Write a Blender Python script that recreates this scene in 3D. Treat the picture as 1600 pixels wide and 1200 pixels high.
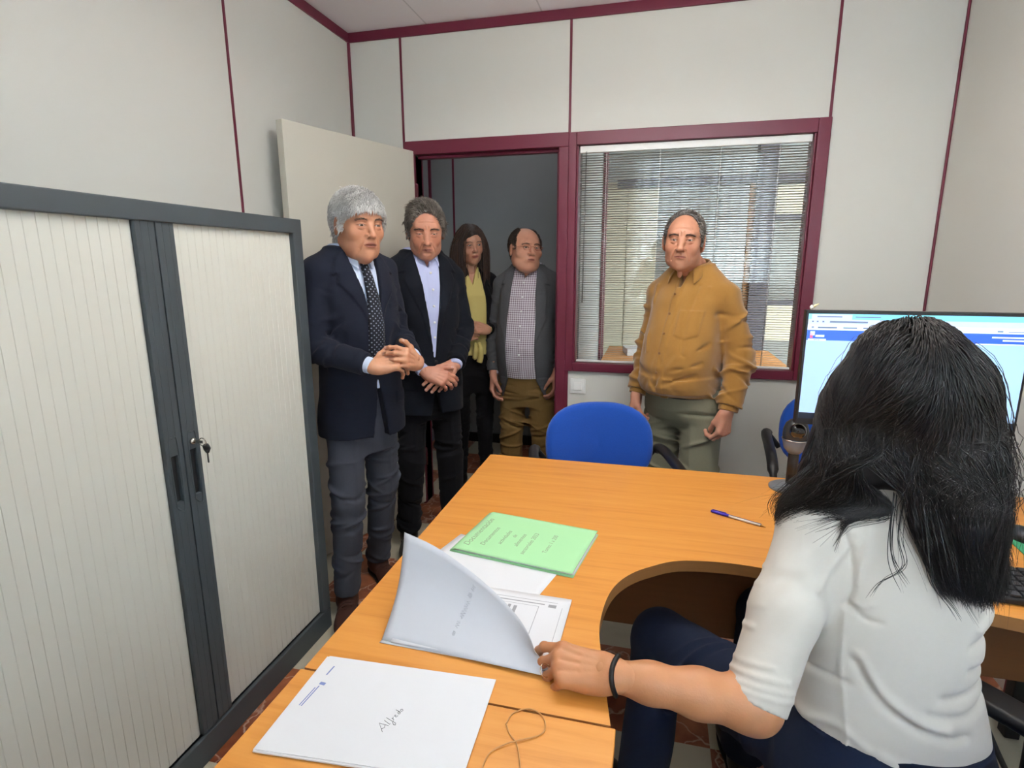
import bpy, math, random
import numpy as np
from mathutils import Matrix, Vector

# ------------------------------------------------------------------ camera, world, light, exposure
sc = bpy.context.scene
for o in list(bpy.data.objects): bpy.data.objects.remove(o)
COL = sc.collection
F_PX, TH, YAW, ROLL, CAM_H = 878.47, math.radians(11.961), math.radians(14.15), math.radians(-0.164), 1.42
fw = Vector((-math.sin(YAW)*math.cos(TH), math.cos(YAW)*math.cos(TH), -math.sin(TH)))
r_ = Vector((math.cos(YAW), math.sin(YAW), 0)); u_ = r_.cross(fw)
rr = r_*math.cos(ROLL)+u_*math.sin(ROLL); uu = -r_*math.sin(ROLL)+u_*math.cos(ROLL)
cam = bpy.data.cameras.new('camera'); cam.sensor_width = 36; cam.lens = 36*F_PX/1600; cam.clip_start = .02
co = bpy.data.objects.new('camera', cam); COL.objects.link(co)
co.matrix_world = Matrix(((rr.x, uu.x, -fw.x, 0), (rr.y, uu.y, -fw.y, 0), (rr.z, uu.z, -fw.z, CAM_H), (0, 0, 0, 1)))
sc.camera = co
sc.view_settings.view_transform = 'Standard'; sc.view_settings.look = 'None'
sc.view_settings.gamma = 1; sc.view_settings.use_curve_mapping = False
sc.view_settings.exposure = 0.30
w = bpy.data.worlds.new('sky'); sc.world = w; w.use_nodes = True
bg = w.node_tree.nodes['Background']; bg.inputs[0].default_value = (.90, .95, 1, 1); bg.inputs[1].default_value = 17.0
def area(name, loc, size, power, color, rot, portal=False):
    l = bpy.data.lights.new(name, 'AREA'); l.shape = 'RECTANGLE'; l.size, l.size_y = size; l.energy = power; l.color = color
    if portal: l.cycles.is_portal = True
    o = bpy.data.objects.new(name, l); COL.objects.link(o); o.location = loc; o.rotation_euler = rot; return o
# daylight through the window behind the camera
area('window_daylight', (.475, -.78, 1.75), (1.5, 1.7), 260, (.95, .97, 1), (math.radians(90), 0, 0))
# the tubes of the ceiling lamps, the next office's one added
area('office_tubes', (-.05, 1.55, 2.27), (1.1, .25), 3, (1, .975, .94), (0, 0, 0))
area('neighbour_fill', (.9, 5.0, 2.58), (1.1, .5), 3, (.93, .97, 1), (0, 0, 0))  # added light that lifts the dim next office, no lamp seen there
area('corridor_tube', (-1.0, 3.7, 2.58), (.5, .12), .3, (.9, .95, 1), (0, 0, 0))

# ------------------------------------------------------------------ helpers
def lin(c):
    if isinstance(c, str):
        c = [int(c[i:i+2], 16)/255 for i in (0, 2, 4)]
    return tuple(x/12.92 if x <= .04045 else ((x+.055)/1.055)**2.4 for x in c)
def setp(b, **k):
    for n, v in k.items():
        n = n.replace('_', ' ')
        if n in b.inputs: b.inputs[n].default_value = v
def mat(name, col, rough=.6, metal=0, bump=0, bscale=200, var=0, vscale=8, sheen=0, spec=.5, stretch=None, emis=None, coat=0):
    m = bpy.data.materials.new(name); m.use_nodes = True; nt = m.node_tree; b = nt.nodes['Principled BSDF']
    c = (*lin(col), 1); setp(b, Base_Color=c, Roughness=rough, Metallic=metal)
    setp(b, Specular_IOR_Level=spec, Sheen_Weight=sheen, Coat_Weight=coat)
    tc = nt.nodes.new('ShaderNodeTexCoord'); src = tc.outputs['Object']
    if stretch:
        mp = nt.nodes.new('ShaderNodeMapping'); mp.inputs['Scale'].default_value = stretch
        nt.links.new(src, mp.inputs[0]); src = mp.outputs[0]
    if var:
        n = nt.nodes.new('ShaderNodeTexNoise'); n.inputs['Scale'].default_value = vscale; n.inputs['Detail'].default_value = 5
        nt.links.new(src, n.inputs[0])
        r = nt.nodes.new('ShaderNodeMix'); r.data_type = 'RGBA'
        r.inputs[6].default_value = tuple(min(1, x*(1-var)) for x in c[:3])+(1,); r.inputs[7].default_value = tuple(min(1, x*(1+var)) for x in c[:3])+(1,)
        nt.links.new(n.outputs[0], r.inputs[0]); nt.links.new(r.outputs[2], b.inputs['Base Color'])
    if bump:
        n = nt.nodes.new('ShaderNodeTexNoise'); n.inputs['Scale'].default_value = bscale; n.inputs['Detail'].default_value = 3
        nt.links.new(src, n.inputs[0]); bp = nt.nodes.new('ShaderNodeBump'); bp.inputs['Strength'].default_value = bump; bp.inputs['Distance'].default_value = .002
        nt.links.new(n.outputs[0], bp.inputs['Height']); nt.links.new(bp.outputs[0], b.inputs['Normal'])
    if emis: setp(b, Emission_Color=c, Emission_Strength=emis)
    return m
def tag(o, label=None, cat=None, group=None, kind=None):
    for k, v in (('label', label), ('category', cat), ('group', group), ('kind', kind)):
        if v: o[k] = v
    return o
def empty(name, loc=(0, 0, 0), rz=0, label=None, cat=None, group=None):
    o = bpy.data.objects.new(name, None); COL.objects.link(o); o.location = loc; o.rotation_euler[2] = rz; o.empty_display_size = .1
    return tag(o, label, cat, group)
def link(name, me, m, parent=None, smooth=False):
    o = bpy.data.objects.new(name, me); COL.objects.link(o)
    for x in (m if isinstance(m, (list, tuple)) else [m]): me.materials.append(x)
    if parent: o.parent = parent
    if smooth: me.polygons.foreach_set('use_smooth', np.ones(len(me.polygons), bool))
    return o
def raw(name, V, Fc, m, parent=None, smooth=False, mi=None):
    me = bpy.data.meshes.new(name); me.from_pydata([tuple(v) for v in V], [], [tuple(f) for f in Fc])
    o = link(name, me, m, parent, smooth)
    if mi is not None: me.polygons.foreach_set('material_index', mi)
    me.update(); return o
class MB:
    """collects shapes into one mesh"""
    def __init__(s): s.V = []; s.F = []; s.S = []; s.M = []
    def add(s, V, Fc, smooth=False, mi=0, M=None):
        n = len(s.V)
        for v in V:
            v = Vector(v); s.V.append(tuple(M @ v) if M else tuple(v))
        for f in Fc: s.F.append(tuple(i+n for i in f)); s.S.append(smooth); s.M.append(mi)
        return s
    def box(s, lo, hi, mi=0, M=None):
        x0, y0, z0 = lo; x1, y1, z1 = hi
        V = [(x0, y0, z0), (x1, y0, z0), (x1, y1, z0), (x0, y1, z0), (x0, y0, z1), (x1, y0, z1), (x1, y1, z1), (x0, y1, z1)]
        return s.add(V, [(0, 3, 2, 1), (4, 5, 6, 7), (0, 1, 5, 4), (1, 2, 6, 5), (2, 3, 7, 6), (3, 0, 4, 7)], False, mi, M)
    def prism(s, pts, z0, z1, mi=0, M=None, smooth=False):
        n = len(pts); V = [(x, y, z0) for x, y in pts]+[(x, y, z1) for x, y in pts]
        s.add(V, [tuple(range(n-1, -1, -1)), tuple(range(n, 2*n))], False, mi, M)
        n0 = len(s.V)-2*n
        for i in range(n):
            j = (i+1) % n; s.F.append((n0+i, n0+j, n0+n+j, n0+n+i)); s.S.append(smooth); s.M.append(mi)
        return s
    def tube(s, pts, r, n=10, mi=0, M=None, closed=False):
        pts = [Vector(p) for p in pts]; R = r if isinstance(r, (list, tuple)) else [r]*len(pts)
        V = []; Fc = []; up = None; L = len(pts)
        for i, p in enumerate(pts):
            a = pts[(i-1) % L] if (closed or i > 0) else p; b = pts[(i+1) % L] if (closed or i < L-1) else p
            t = (b-a).normalized()
            if up is None: up = Vector((0, 0, 1)) if abs(t.z) < .9 else Vector((1, 0, 0))
            x = up.cross(t).normalized(); up = t.cross(x).normalized()
            for k in range(n):
                an = 2*math.pi*k/n; V.append(p+(x*math.cos(an)+up*math.sin(an))*R[i])
        for i in range(L if closed else L-1):
            j = (i+1) % L
            for k in range(n): Fc.append((i*n+k, i*n+(k+1) % n, j*n+(k+1) % n, j*n+k))
        if not closed: Fc += [tuple(range(n-1, -1, -1)), tuple((L-1)*n+k for k in range(n))]
        return s.add(V, Fc, True, mi, M)
    def lathe(s, prof, n=32, mi=0, M=None):
        V = []; Fc = []
        for r, z in prof:
            for k in range(n): a = 2*math.pi*k/n; V.append((r*math.cos(a), r*math.sin(a), z))
        for i in range(len(prof)-1):
            for k in range(n): Fc.append((i*n+k, i*n+(k+1) % n, (i+1)*n+(k+1) % n, (i+1)*n+k))
        Fc += [tuple(range(n-1, -1, -1)), tuple((len(prof)-1)*n+k for k in range(n))]
        return s.add(V, Fc, True, mi, M)
    def build(s, name, m, parent=None, bevel=0, seg=2):
        me = bpy.data.meshes.new(name); me.from_pydata(s.V, [], s.F)
        o = link(name, me, m, parent); me.polygons.foreach_set('use_smooth', s.S); me.polygons.foreach_set('material_index', s.M)
        me.update()
        if bevel:
            b = o.modifiers.new('bevel', 'BEVEL'); b.width = bevel; b.segments = seg; b.limit_method = 'ANGLE'; b.angle_limit = math.radians(50)
            me.polygons.foreach_set('use_smooth', [True]*len(me.polygons))
            w_ = o.modifiers.new('wn', 'WEIGHTED_NORMAL'); w_.keep_sharp = True
        return o
def box(name, lo, hi, m, parent=None, bevel=0): return MB().box(lo, hi).build(name, m, parent, bevel)
def struct(o): o['kind'] = 'structure'; return o
def smooth_path(P, n=8):
    P = [Vector(p) for p in P]; out = []
    for i in range(len(P)-1):
        a = P[max(i-1, 0)]; b = P[i]; c = P[i+1]; d = P[min(i+2, len(P)-1)]
        for k in range(n):
            t = k/n; out.append(.5*((2*b)+(c-a)*t+(2*a-5*b+4*c-d)*t*t+(3*b-a-3*c+d)*t**3))
    out.append(P[-1]); return out
def Rz(a): return Matrix.Rotation(a, 4, 'Z')
def Rx(a): return Matrix.Rotation(a, 4, 'X')
def Ry(a): return Matrix.Rotation(a, 4, 'Y')
def T(*p): return Matrix.Translation(Vector(p if len(p) == 3 else p[0]))
D2 = math.radians

# ------------------------------------------------------------------ materials
WALL = mat('wall_vinyl', 'D8D7D0', .75, bump=.25, bscale=900, var=.02, vscale=3)
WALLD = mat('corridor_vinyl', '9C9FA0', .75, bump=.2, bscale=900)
TRIM = mat('burgundy_aluminium', '6E2138', .38, var=.05, vscale=6, bump=.03, bscale=300)
DOORM = mat('door_laminate', 'CFCBBE', .6, bump=.06, bscale=500)
CABM = mat('graphite_steel', '474F54', .5, bump=.12, bscale=900)
BLACK = mat('black_plastic', '1B1C1F', .45, bump=.05, bscale=500)
GREYP = mat('grey_plastic', '70757A', .35)
CHROME = mat('chrome', 'C8C8C8', .18, 1)
def wood():
    m = mat('beech_laminate', 'E8A24C', .42); nt = m.node_tree; b = nt.nodes['Principled BSDF']
    tc = nt.nodes.new('ShaderNodeTexCoord'); mp = nt.nodes.new('ShaderNodeMapping'); mp.inputs['Scale'].default_value = (1.3, 22, 22)
    nt.links.new(tc.outputs['Object'], mp.inputs[0])
    n = nt.nodes.new('ShaderNodeTexNoise'); n.inputs['Scale'].default_value = 2.2; n.inputs['Detail'].default_value = 8; n.inputs['Roughness'].default_value = .62; n.inputs['Distortion'].default_value = .5
    nt.links.new(mp.outputs[0], n.inputs[0])
    cr = nt.nodes.new('ShaderNodeValToRGB'); e = cr.color_ramp.elements
    e[0].position = .25; e[0].color = (*lin('C67D30'), 1); e[1].position = .72; e[1].color = (*lin('DD9849'), 1)
    x = cr.color_ramp.elements.new(.45); x.color = (*lin('D68E3E'), 1)
    nt.links.new(n.outputs[0], cr.inputs[0]); nt.links.new(cr.outputs[0], b.inputs['Base Color'])
    return m
WOOD = wood()
def lin_mat(name, c1, c2): return mat(name, c1)
WOODE = mat('beech_edge', '9A6A3A', .5, var=.1, vscale=5, stretch=(1, 1, 30))
WOODD = mat('walnut_panel', '6E4420', .55, var=.15, vscale=4, stretch=(1, 1, 18))
FABB = mat('blue_upholstery', '1D4FAE', .95, bump=.6, bscale=1200, var=.12, vscale=250, sheen=.3, spec=.2)
PAPER = mat('white_paper', 'DADADD', .85, bump=.03, bscale=60)
PAPERSH = mat('shaded_card', 'BFC1C8', .85, bump=.03, bscale=60)  # white card of the lifted cover, its shade put into the colour
GREEN = mat('green_card', 'A6D9A2', .8, var=.02, vscale=10)
INK = mat('pencil_ink', '6A6B70', .8); REDINK = mat('red_ink', 'C98686', .8); BLUEINK = mat('blue_ink', '7A86B8', .8)
WHITE = mat('white_plastic', 'ECECEA', .35)

def floor_mat():
    m = mat('marble_tiles', 'B5592F', .3); nt = m.node_tree; b = nt.nodes['Principled BSDF']; N = nt.nodes.new; L = nt.links.new
    tc = N('ShaderNodeTexCoord'); mp = N('ShaderNodeMapping'); mp.inputs['Location'].default_value = (.175/.4+8, -1.923/.4+9, .02); mp.inputs['Scale'].default_value = (2.5, 2.5, 0)
    L(tc.outputs['Object'], mp.inputs[0])
    ck = N('ShaderNodeTexChecker'); ck.inputs['Scale'].default_value = 1; L(mp.outputs[0], ck.inputs[0])
    n1 = N('ShaderNodeTexNoise'); n1.inputs['Scale'].default_value = 5; n1.inputs['Detail'].default_value = 8; n1.inputs['Distortion'].default_value = 1.2; L(tc.outputs['Object'], n1.inputs[0])
    cr = N('ShaderNodeValToRGB'); e = cr.color_ramp.elements; e[0].position = .3; e[0].color = (*lin('6B2F1C'), 1); e[1].position = .7; e[1].color = (*lin('BE7650'), 1); L(n1.outputs[0], cr.inputs[0])
    vo = N('ShaderNodeTexVoronoi'); vo.feature = 'DISTANCE_TO_EDGE'; vo.inputs['Scale'].default_value = 5
    wn = N('ShaderNodeTexNoise'); wn.inputs['Scale'].default_value = 6; wn.inputs['Detail'].default_value = 4; L(tc.outputs['Object'], wn.inputs[0])
    ad = N('ShaderNodeVectorMath'); ad.operation = 'MULTIPLY_ADD'; ad.inputs[1].default_value = (.35, .35, .35); L(wn.outputs[1], ad.inputs[0]); L(tc.outputs['Object'], ad.inputs[2]); L(ad.outputs[0], vo.inputs[0])
    vr = N('ShaderNodeValToRGB'); e = vr.color_ramp.elements; e[0].position = 0; e[0].color = (1, 1, 1, 1); e[1].position = .035; e[1].color = (0, 0, 0, 1); L(vo.outputs[0], vr.inputs[0])
    n3 = N('ShaderNodeTexNoise'); n3.inputs['Scale'].default_value = 9; L(tc.outputs['Object'], n3.inputs[0])
    mm = N('ShaderNodeMath'); mm.operation = 'MULTIPLY'; L(vr.outputs[0], mm.inputs[0]); L(n3.outputs[0], mm.inputs[1])
    mx = N('ShaderNodeMix'); mx.data_type = 'RGBA'; L(mm.outputs[0], mx.inputs[0]); L(cr.outputs[0], mx.inputs[6]); mx.inputs[7].default_value = (*lin('F0D8C4'), 1)
    cream = N('ShaderNodeValToRGB'); e = cream.color_ramp.elements; e[0].color = (*lin('B5AE97'), 1); e[1].color = (*lin('D2CCB8'), 1); L(n1.outputs[0], cream.inputs[0])
    fx = N('ShaderNodeMix'); fx.data_type = 'RGBA'; L(ck.outputs[1], fx.inputs[0]); L(mx.outputs[2], fx.inputs[6]); L(cream.outputs[0], fx.inputs[7])
    L(fx.outputs[2], b.inputs['Base Color']); return m
FLOOR = floor_mat()
def ceil_mat():
    m = mat('ceiling_board', 'CDC6C9', .85); nt = m.node_tree; b = nt.nodes['Principled BSDF']
    tc = nt.nodes.new('ShaderNodeTexCoord'); br = nt.nodes.new('ShaderNodeTexBrick'); br.offset = 0
    c = (*lin('F0EAEE'), 1); br.inputs['Color1'].default_value = c; br.inputs['Color2'].default_value = c; br.inputs['Mortar'].default_value = (*lin('D4CED2'), 1)
    br.inputs['Scale'].default_value = 1; br.inputs['Mortar Size'].default_value = .004; br.inputs['Brick Width'].default_value = .6; br.inputs['Row Height'].default_value = 1.2
    nt.links.new(tc.outputs['Object'], br.inputs[0]); nt.links.new(br.outputs[0], b.inputs['Base Color']); return m
CEIL = ceil_mat()
def glass_mat(name, tint=(.93, .97, .96), refl=.9):
    m = bpy.data.materials.new(name); m.use_nodes = True; nt = m.node_tree; nt.nodes.clear(); N = nt.nodes.new; L = nt.links.new
    o = N('ShaderNodeOutputMaterial'); t = N('ShaderNodeBsdfTransparent'); t.inputs[0].default_value = (*tint, 1)
    g = N('ShaderNodeBsdfGlossy'); g.inputs['Roughness'].default_value = .0; f = N('ShaderNodeFresnel'); f.inputs[0].default_value = 1.5
    mu = N('ShaderNodeMath'); mu.operation = 'MULTIPLY'; mu.inputs[1].default_value = refl; L(f.outputs[0], mu.inputs[0])
    mx = N('ShaderNodeMixShader'); L(mu.outputs[0], mx.inputs[0]); L(t.outputs[0], mx.inputs[1]); L(g.outputs[0], mx.inputs[2]); L(mx.outputs[0], o.inputs[0]); return m
GLASS = glass_mat('window_glass', refl=2.2)
CLEARP = glass_mat('clear_plastic', (.9, .9, .9), 1.5)

# ------------------------------------------------------------------ the room
XL, XR, Y0, ZC, YB = -1.655, 1.213, 3.0, 2.625, -.50
struct(box('floor', (-3, YB-.1, -.1), (4.5, 6.6, 0), FLOOR))
struct(box('ceiling', (-3, YB-.1, ZC), (4.5, 6.6, ZC+.1), CEIL))
struct(box('wall_left', (XL-.08, YB, 0), (XL, Y0+.08, ZC), WALL))
struct(box('wall_right', (XR, YB, 0), (XR+.08, Y0+.08, ZC), WALL))
b = MB()
b.box((XL, Y0, 0), (-1.29, Y0+.08, ZC)); b.box((-1.29, Y0, 2.045), (-.50, Y0+.08, ZC)); b.box((-.50, Y0, 2.045), (XR, Y0+.08, ZC))
b.box((-.44, Y0, 0), (.705, Y0+.08, .875)); b.box((.705, Y0, 0), (XR, Y0+.08, 2.045))
struct(b.build('wall_back', WALL))
b = MB(); wx0, wx1, wz0 = -.28, 1.20, .95
b.box((XL, YB-.08, 0), (wx0, YB, ZC)); b.box((wx0, YB-.08, 0), (XR, YB, wz0)); b.box((wx1, YB-.08, wz0), (XR, YB, ZC))
b.box((wx0, YB-.08, 2.56), (wx1, YB, ZC)); struct(b.build('wall_front', WALL))
tn = [0]
def trim(lo, hi, bev=.003):
    tn[0] += 1; return struct(box('trim_%d' % tn[0], lo, hi, TRIM, bevel=bev))
trim((XL, Y0-.012, 2.578), (XR, Y0, ZC)); trim((XL, YB, 2.578), (XL+.012, Y0, ZC)); trim((XR-.012, YB, 2.578), (XR, Y0, ZC))
trim((XL, Y0-.014, 0), (XL+.014, Y0, 2.578)); trim((XR-.010, Y0-.012, 0), (XR, Y0, 2.578))
for x in (-1.353, -.454, .728): trim((x-.006, Y0-.004, 2.065), (x+.006, Y0+.001, 2.578), .001)
trim((-1.359, Y0-.004, 0), (-1.347, Y0+.001, 2.065), .001)
for y in (2.06, 1.15, .24): trim((XL-.001, y-.006, 0), (XL+.004, y+.006, 2.578), .001)
for y in (2.0, 1.0): trim((XR-.004, y-.006, 0), (XR+.001, y+.006, 2.578), .001)
# door frame
b = MB(); b.box((-1.345, Y0-.02, 2.0), (-.455, Y0+.10, 2.068)); b.box((-1.345, Y0-.02, 0), (-1.29, Y0+.10, 2.0)); b.box((-.505, Y0-.02, 0), (-.455, Y0+.10, 2.0))
b.box((-1.29, Y0+.03, 1.985), (-.505, Y0+.07, 2.0)); b.box((-.52, Y0+.03, 0), (-.505, Y0+.07, 1.985))
struct(b.build('trim_20', TRIM, bevel=.003))
# door leaf, standing open into the office
hx, hy, fx_, fy_ = -1.292, 2.985, -1.54, 2.204
ang = math.atan2(fy_-hy, fx_-hx); Ld = math.hypot(fx_-hx, fy_-hy)
door = box('door_1', (0, -.04, .01), (Ld, 0, 2.018), DOORM, bevel=.002); door.location = (hx, hy, 0); door.rotation_euler[2] = ang; struct(door)
b = MB(); b.lathe([(.026, 0), (.026, .008), (.012, .01), (.012, .045)], 24, M=T(Ld-.06, -.04 if False else 0, 1.0) @ Rx(D2(-90)))
b.tube([(Ld-.06, .045, 1.0), (Ld-.1, .05, 1.0), (Ld-.18, .048, 1.0)], .009); b.build('door_handle', CHROME, door)
b = MB()
for z in (.25, 1.0, 1.75): b.tube([(-.004, .008, z), (-.004, .008, z+.1)], .008)
b.build('hinge', mat('burgundy_hinge', '5A1A2C', .4), door)
# window between the offices
b = MB(); fx0, fx1, fz0, fz1 = -.455, .734, .857, 2.066
b.box((fx0, Y0-.022, fz0), (-.415, Y0+.10, fz1)); b.box((.680, Y0-.022, fz0), (fx1, Y0+.10, fz1)); b.box((-.415, Y0-.022, 2.004), (.68, Y0+.10, fz1)); b.box((-.415, Y0-.022, fz0), (.68, Y0+.10, .903))
b.box((-.415, Y0-.010, .903), (-.405, Y0+.09, 2.004)); b.box((.670, Y0-.010, .903), (.68, Y0+.09, 2.004))
win = struct(b.build('window_1', TRIM, bevel=.003))
box('window_pane', (-.406, Y0+.036, .90), (.672, Y0+.042, 2.006), GLASS, win)
trim((-.505, Y0-.018, 0), (-.440, Y0+.09, .857))
# venetian blind on the office side of the pane
vb = empty('venetian_blind', (.133, Y0+.012, 1.975), label='white venetian blind with thin open slats hanging inside the burgundy window', cat='blind')
SLAT = mat('white_slat', 'B0AFA8', .45)
b = MB(); np_ = 88; hw = .532
for i in range(np_):
    z = -.018-i*.01185; A = D2(12)
    for (y0, z0, y1, z1) in ((-.008, -.0008, -.003, .0006), (-.003, .0006, .003, .0006), (.003, .0006, .008, -.0008)):
        b.add([(-hw, y0, z+z0-y0*A), (hw, y0, z+z0-y0*A), (hw, y1, z+z1-y1*A), (-hw, y1, z+z1-y1*A)], [(0, 1, 2, 3)], True)
b.build('slats', SLAT, vb)
box('headrail', (-hw, -.013, -.006), (hw, .013, .026), WHITE, vb, .002)
box('bottom_rail', (-hw, -.009, -1.068), (hw, .009, -1.058), WHITE, vb, .002)
for x in (-.40, -.14, .14, .40):
    b = MB()
    for yy in (-.0095, .0095): b.tube([(x, yy, 0), (x, yy, -1.06)], .0011, 5)
    b.build('ladder_cord', mat('cord', 'DADADA', .6), vb)
b = MB(); b.tube([(-.50, -.016, 0), (-.505, -.017, -.75)], .0035, 6); b.build('tilt_wand', CLEARP, vb)
# light switch
sw = empty('light_switch', (-.385, Y0, .7725), label='square white rocker light switch on the wall under the window', cat='light switch')
box('switch_plate', (-.041, -.008, -.041), (.041, 0, .041), WHITE, sw, .003); box('rocker', (-.022, -.0135, -.022), (.022, -.0075, .022), mat('switch_rocker', 'F4F4F2', .3), sw, .002)
# corridor
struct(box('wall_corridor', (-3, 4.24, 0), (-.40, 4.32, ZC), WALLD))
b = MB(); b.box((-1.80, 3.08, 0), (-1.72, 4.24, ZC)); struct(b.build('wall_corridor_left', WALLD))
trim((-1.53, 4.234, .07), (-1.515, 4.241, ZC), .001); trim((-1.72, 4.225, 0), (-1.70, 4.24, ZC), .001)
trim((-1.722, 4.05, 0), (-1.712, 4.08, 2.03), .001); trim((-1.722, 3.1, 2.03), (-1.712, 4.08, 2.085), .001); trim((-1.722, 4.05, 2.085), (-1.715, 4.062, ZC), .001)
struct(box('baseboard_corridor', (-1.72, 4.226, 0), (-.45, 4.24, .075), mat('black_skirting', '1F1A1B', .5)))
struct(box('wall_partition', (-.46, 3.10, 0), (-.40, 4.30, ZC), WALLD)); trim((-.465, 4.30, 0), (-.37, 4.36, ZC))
# neighbouring office seen through the window
CREAM = mat('cream_panel', 'B9B39E', .7); DARKT = mat('dark_column', '3A3540', .5)
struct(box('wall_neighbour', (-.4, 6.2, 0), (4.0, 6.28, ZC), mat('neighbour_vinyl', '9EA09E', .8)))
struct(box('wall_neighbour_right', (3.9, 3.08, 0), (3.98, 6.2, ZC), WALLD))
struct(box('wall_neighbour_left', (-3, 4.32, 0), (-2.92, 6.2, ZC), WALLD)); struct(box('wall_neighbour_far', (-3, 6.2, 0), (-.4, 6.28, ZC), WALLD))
struct(box('trim_column', (.745, 5.0, 0), (.895, 5.15, ZC), DARKT)); 
for z in (1.09, 1.77): struct(box('trim_rail_%d' % int(z*10), (.895, 5.04, z), (2.2, 5.10, z+.04), DARKT))
struct(box('trim_panel', (.895, 5.05, .80), (2.2, 5.08, 1.09), CREAM)); struct(box('trim_panel_upper', (.895, 5.05, 1.81), (2.2, 5.08, 2.03), CREAM))
struct(box('trim_side_panel', (.55, 5.05, .80), (.70, 5.08, 1.09), CREAM)); struct(box('trim_stile', (.70, 5.04, .0), (.745, 5.09, 2.05), mat('brown_stile', '8A6238', .6)))
struct(box('trim_head_rail', (-.35, 5.04, 2.05), (2.2, 5.10, 2.12), DARKT))
cb = empty('wardrobe', (-.53, 5.2, 0), label='tall beige cupboard in the next office, seen through the left of the window', cat='cupboard')
box('carcass', (0, .02, 0), (.52, .45, 2.12), CREAM, cb, .003); box('door', (.01, 0, .05), (.255, .02, 2.10), CREAM, cb, .002); box('door', (.265, 0, .05), (.51, .02, 2.10), CREAM, cb, .002)
nd = empty('neighbour_desk', (.1, 4.45, 0), label='wooden desk in the next office, behind the window blind', cat='desk')
box('desk_top', (-.46, -.4, .71), (.80, .4, .74), WOOD, nd, .003)
for x in (-.42, .76):
    for y in (-.36, .36): box('leg', (x-.02, y-.02, 0), (x+.02, y+.02, .71), BLACK, nd)
pf = box('paper_pile', (-.16, -.12, 0), (.16, .12, .05), PAPER, bevel=.002); pf.location = (-.05, 4.46, .74); pf.rotation_euler[2] = .2
tag(pf, 'low white pile of papers on the desk in the next office', 'papers')
gf = box('green_folder', (-.15, -.11, 0), (.15, .11, .012), GREEN, bevel=.001); gf.location = (.03, 4.16, .74); gf.rotation_euler[2] = -.1
tag(gf, 'pale green folder on the desk in the next office, nearest the window', 'folder')
# window behind the camera, with vertical blind strips
b = MB()
b.box((wx0, YB-.08, wz0), (wx0+.05, YB-.02, 2.56)); b.box((wx1-.05, YB-.08, wz0), (wx1, YB-.02, 2.56)); b.box((wx0, YB-.08, wz0), (wx1, YB-.02, wz0+.05)); b.box((wx0, YB-.08, 2.51), (wx1, YB-.02, 2.56)); b.box((.44, YB-.08, wz0), (.48, YB-.02, 2.56))
w2 = struct(b.build('window_2', mat('pale_aluminium', 'B9BCBF', .4), bevel=.003)); box('window_pane', (wx0+.05, YB-.055, wz0+.05), (wx1-.05, YB-.05, 2.51), glass_mat('outer_glass', (.97, .98, .98), 1), w2)
vt = empty('vertical_blind', (.46, YB+.05, 2.55), label='vertical strip blind at the bright window', cat='blind')
STR = bpy.data.materials.new('blind_strip'); STR.use_nodes = True; nt_ = STR.node_tree; nt_.nodes.clear()
_d = nt_.nodes.new('ShaderNodeBsdfDiffuse'); _t = nt_.nodes.new('ShaderNodeBsdfTranslucent'); _m = nt_.nodes.new('ShaderNodeMixShader'); _o = nt_.nodes.new('ShaderNodeOutputMaterial')
_d.inputs[0].default_value = _t.inputs[0].default_value = (.8, .84, .86, 1); _m.inputs[0].default_value = .55
for _a, _b in ((_d.outputs[0], _m.inputs[1]), (_t.outputs[0], _m.inputs[2]), (_m.outputs[0], _o.inputs[0])): nt_.links.new(_a, _b)
b = MB()
for i in range(15):
    x = -.70+i*.100; a = D2(8)
    b.box((-.062, -.0006, -1.60), (.062, .0006, 0), M=T(x, 0, -.02) @ Rz(a))
b.build('strips', STR, vt); box('rail', (-.76, -.02, -.02), (.76, .02, .02), WHITE, vt, .002)
# ceiling lamps
def lamp(x, y, label, w=1.2, d=.58):
    e = empty('ceiling_light', (x, y, ZC), label=label, cat='ceiling light')
    b = MB(); 
    b.box((-w/2, -d/2, -.03), (w/2, -d/2+.012, 0)); b.box((-w/2, d/2-.012, -.03), (w/2, d/2, 0)); b.box((-w/2, -d/2, -.03), (-w/2+.012, d/2, 0)); b.box((w/2-.012, -d/2, -.03), (w/2, d/2, 0))
    b.build('frame', WHITE, e); b = MB()
    for yy in (-d/4, 0, d/4): b.tube([(-w/2+.03, yy, -.018), (w/2-.03, yy, -.018)], .008, 10)
    b.build('tubes', mat('lit_tube', 'FFFFFF', .5, emis=6), e)
ol = empty('ceiling_light', (-.05, 1.55, ZC), label='opal fluorescent office light out of view, hung low on added rods to brighten the ceiling', cat='ceiling light')  # lamp out of view; rods added to hang it low and brighten the ceiling
[MB().tube([(x, 0, -.27), (x, 0, 0)], .006).build('rod', WHITE, ol) for x in (-.4, .4)]; MB().box((-.60, -.155, -.345), (.60, .155, -.265)).build('diffuser', mat('lit_opal', 'FFFBF2', .5, emis=8.5), ol, .01)
lamp(.9, 5.0, 'unseen fluorescent light added in the ceiling of the next office'); lamp(-1.0, 3.7, 'small fluorescent light in the corridor ceiling', .6, .16)  # next office's fixture is unseen, added to light that room
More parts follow.
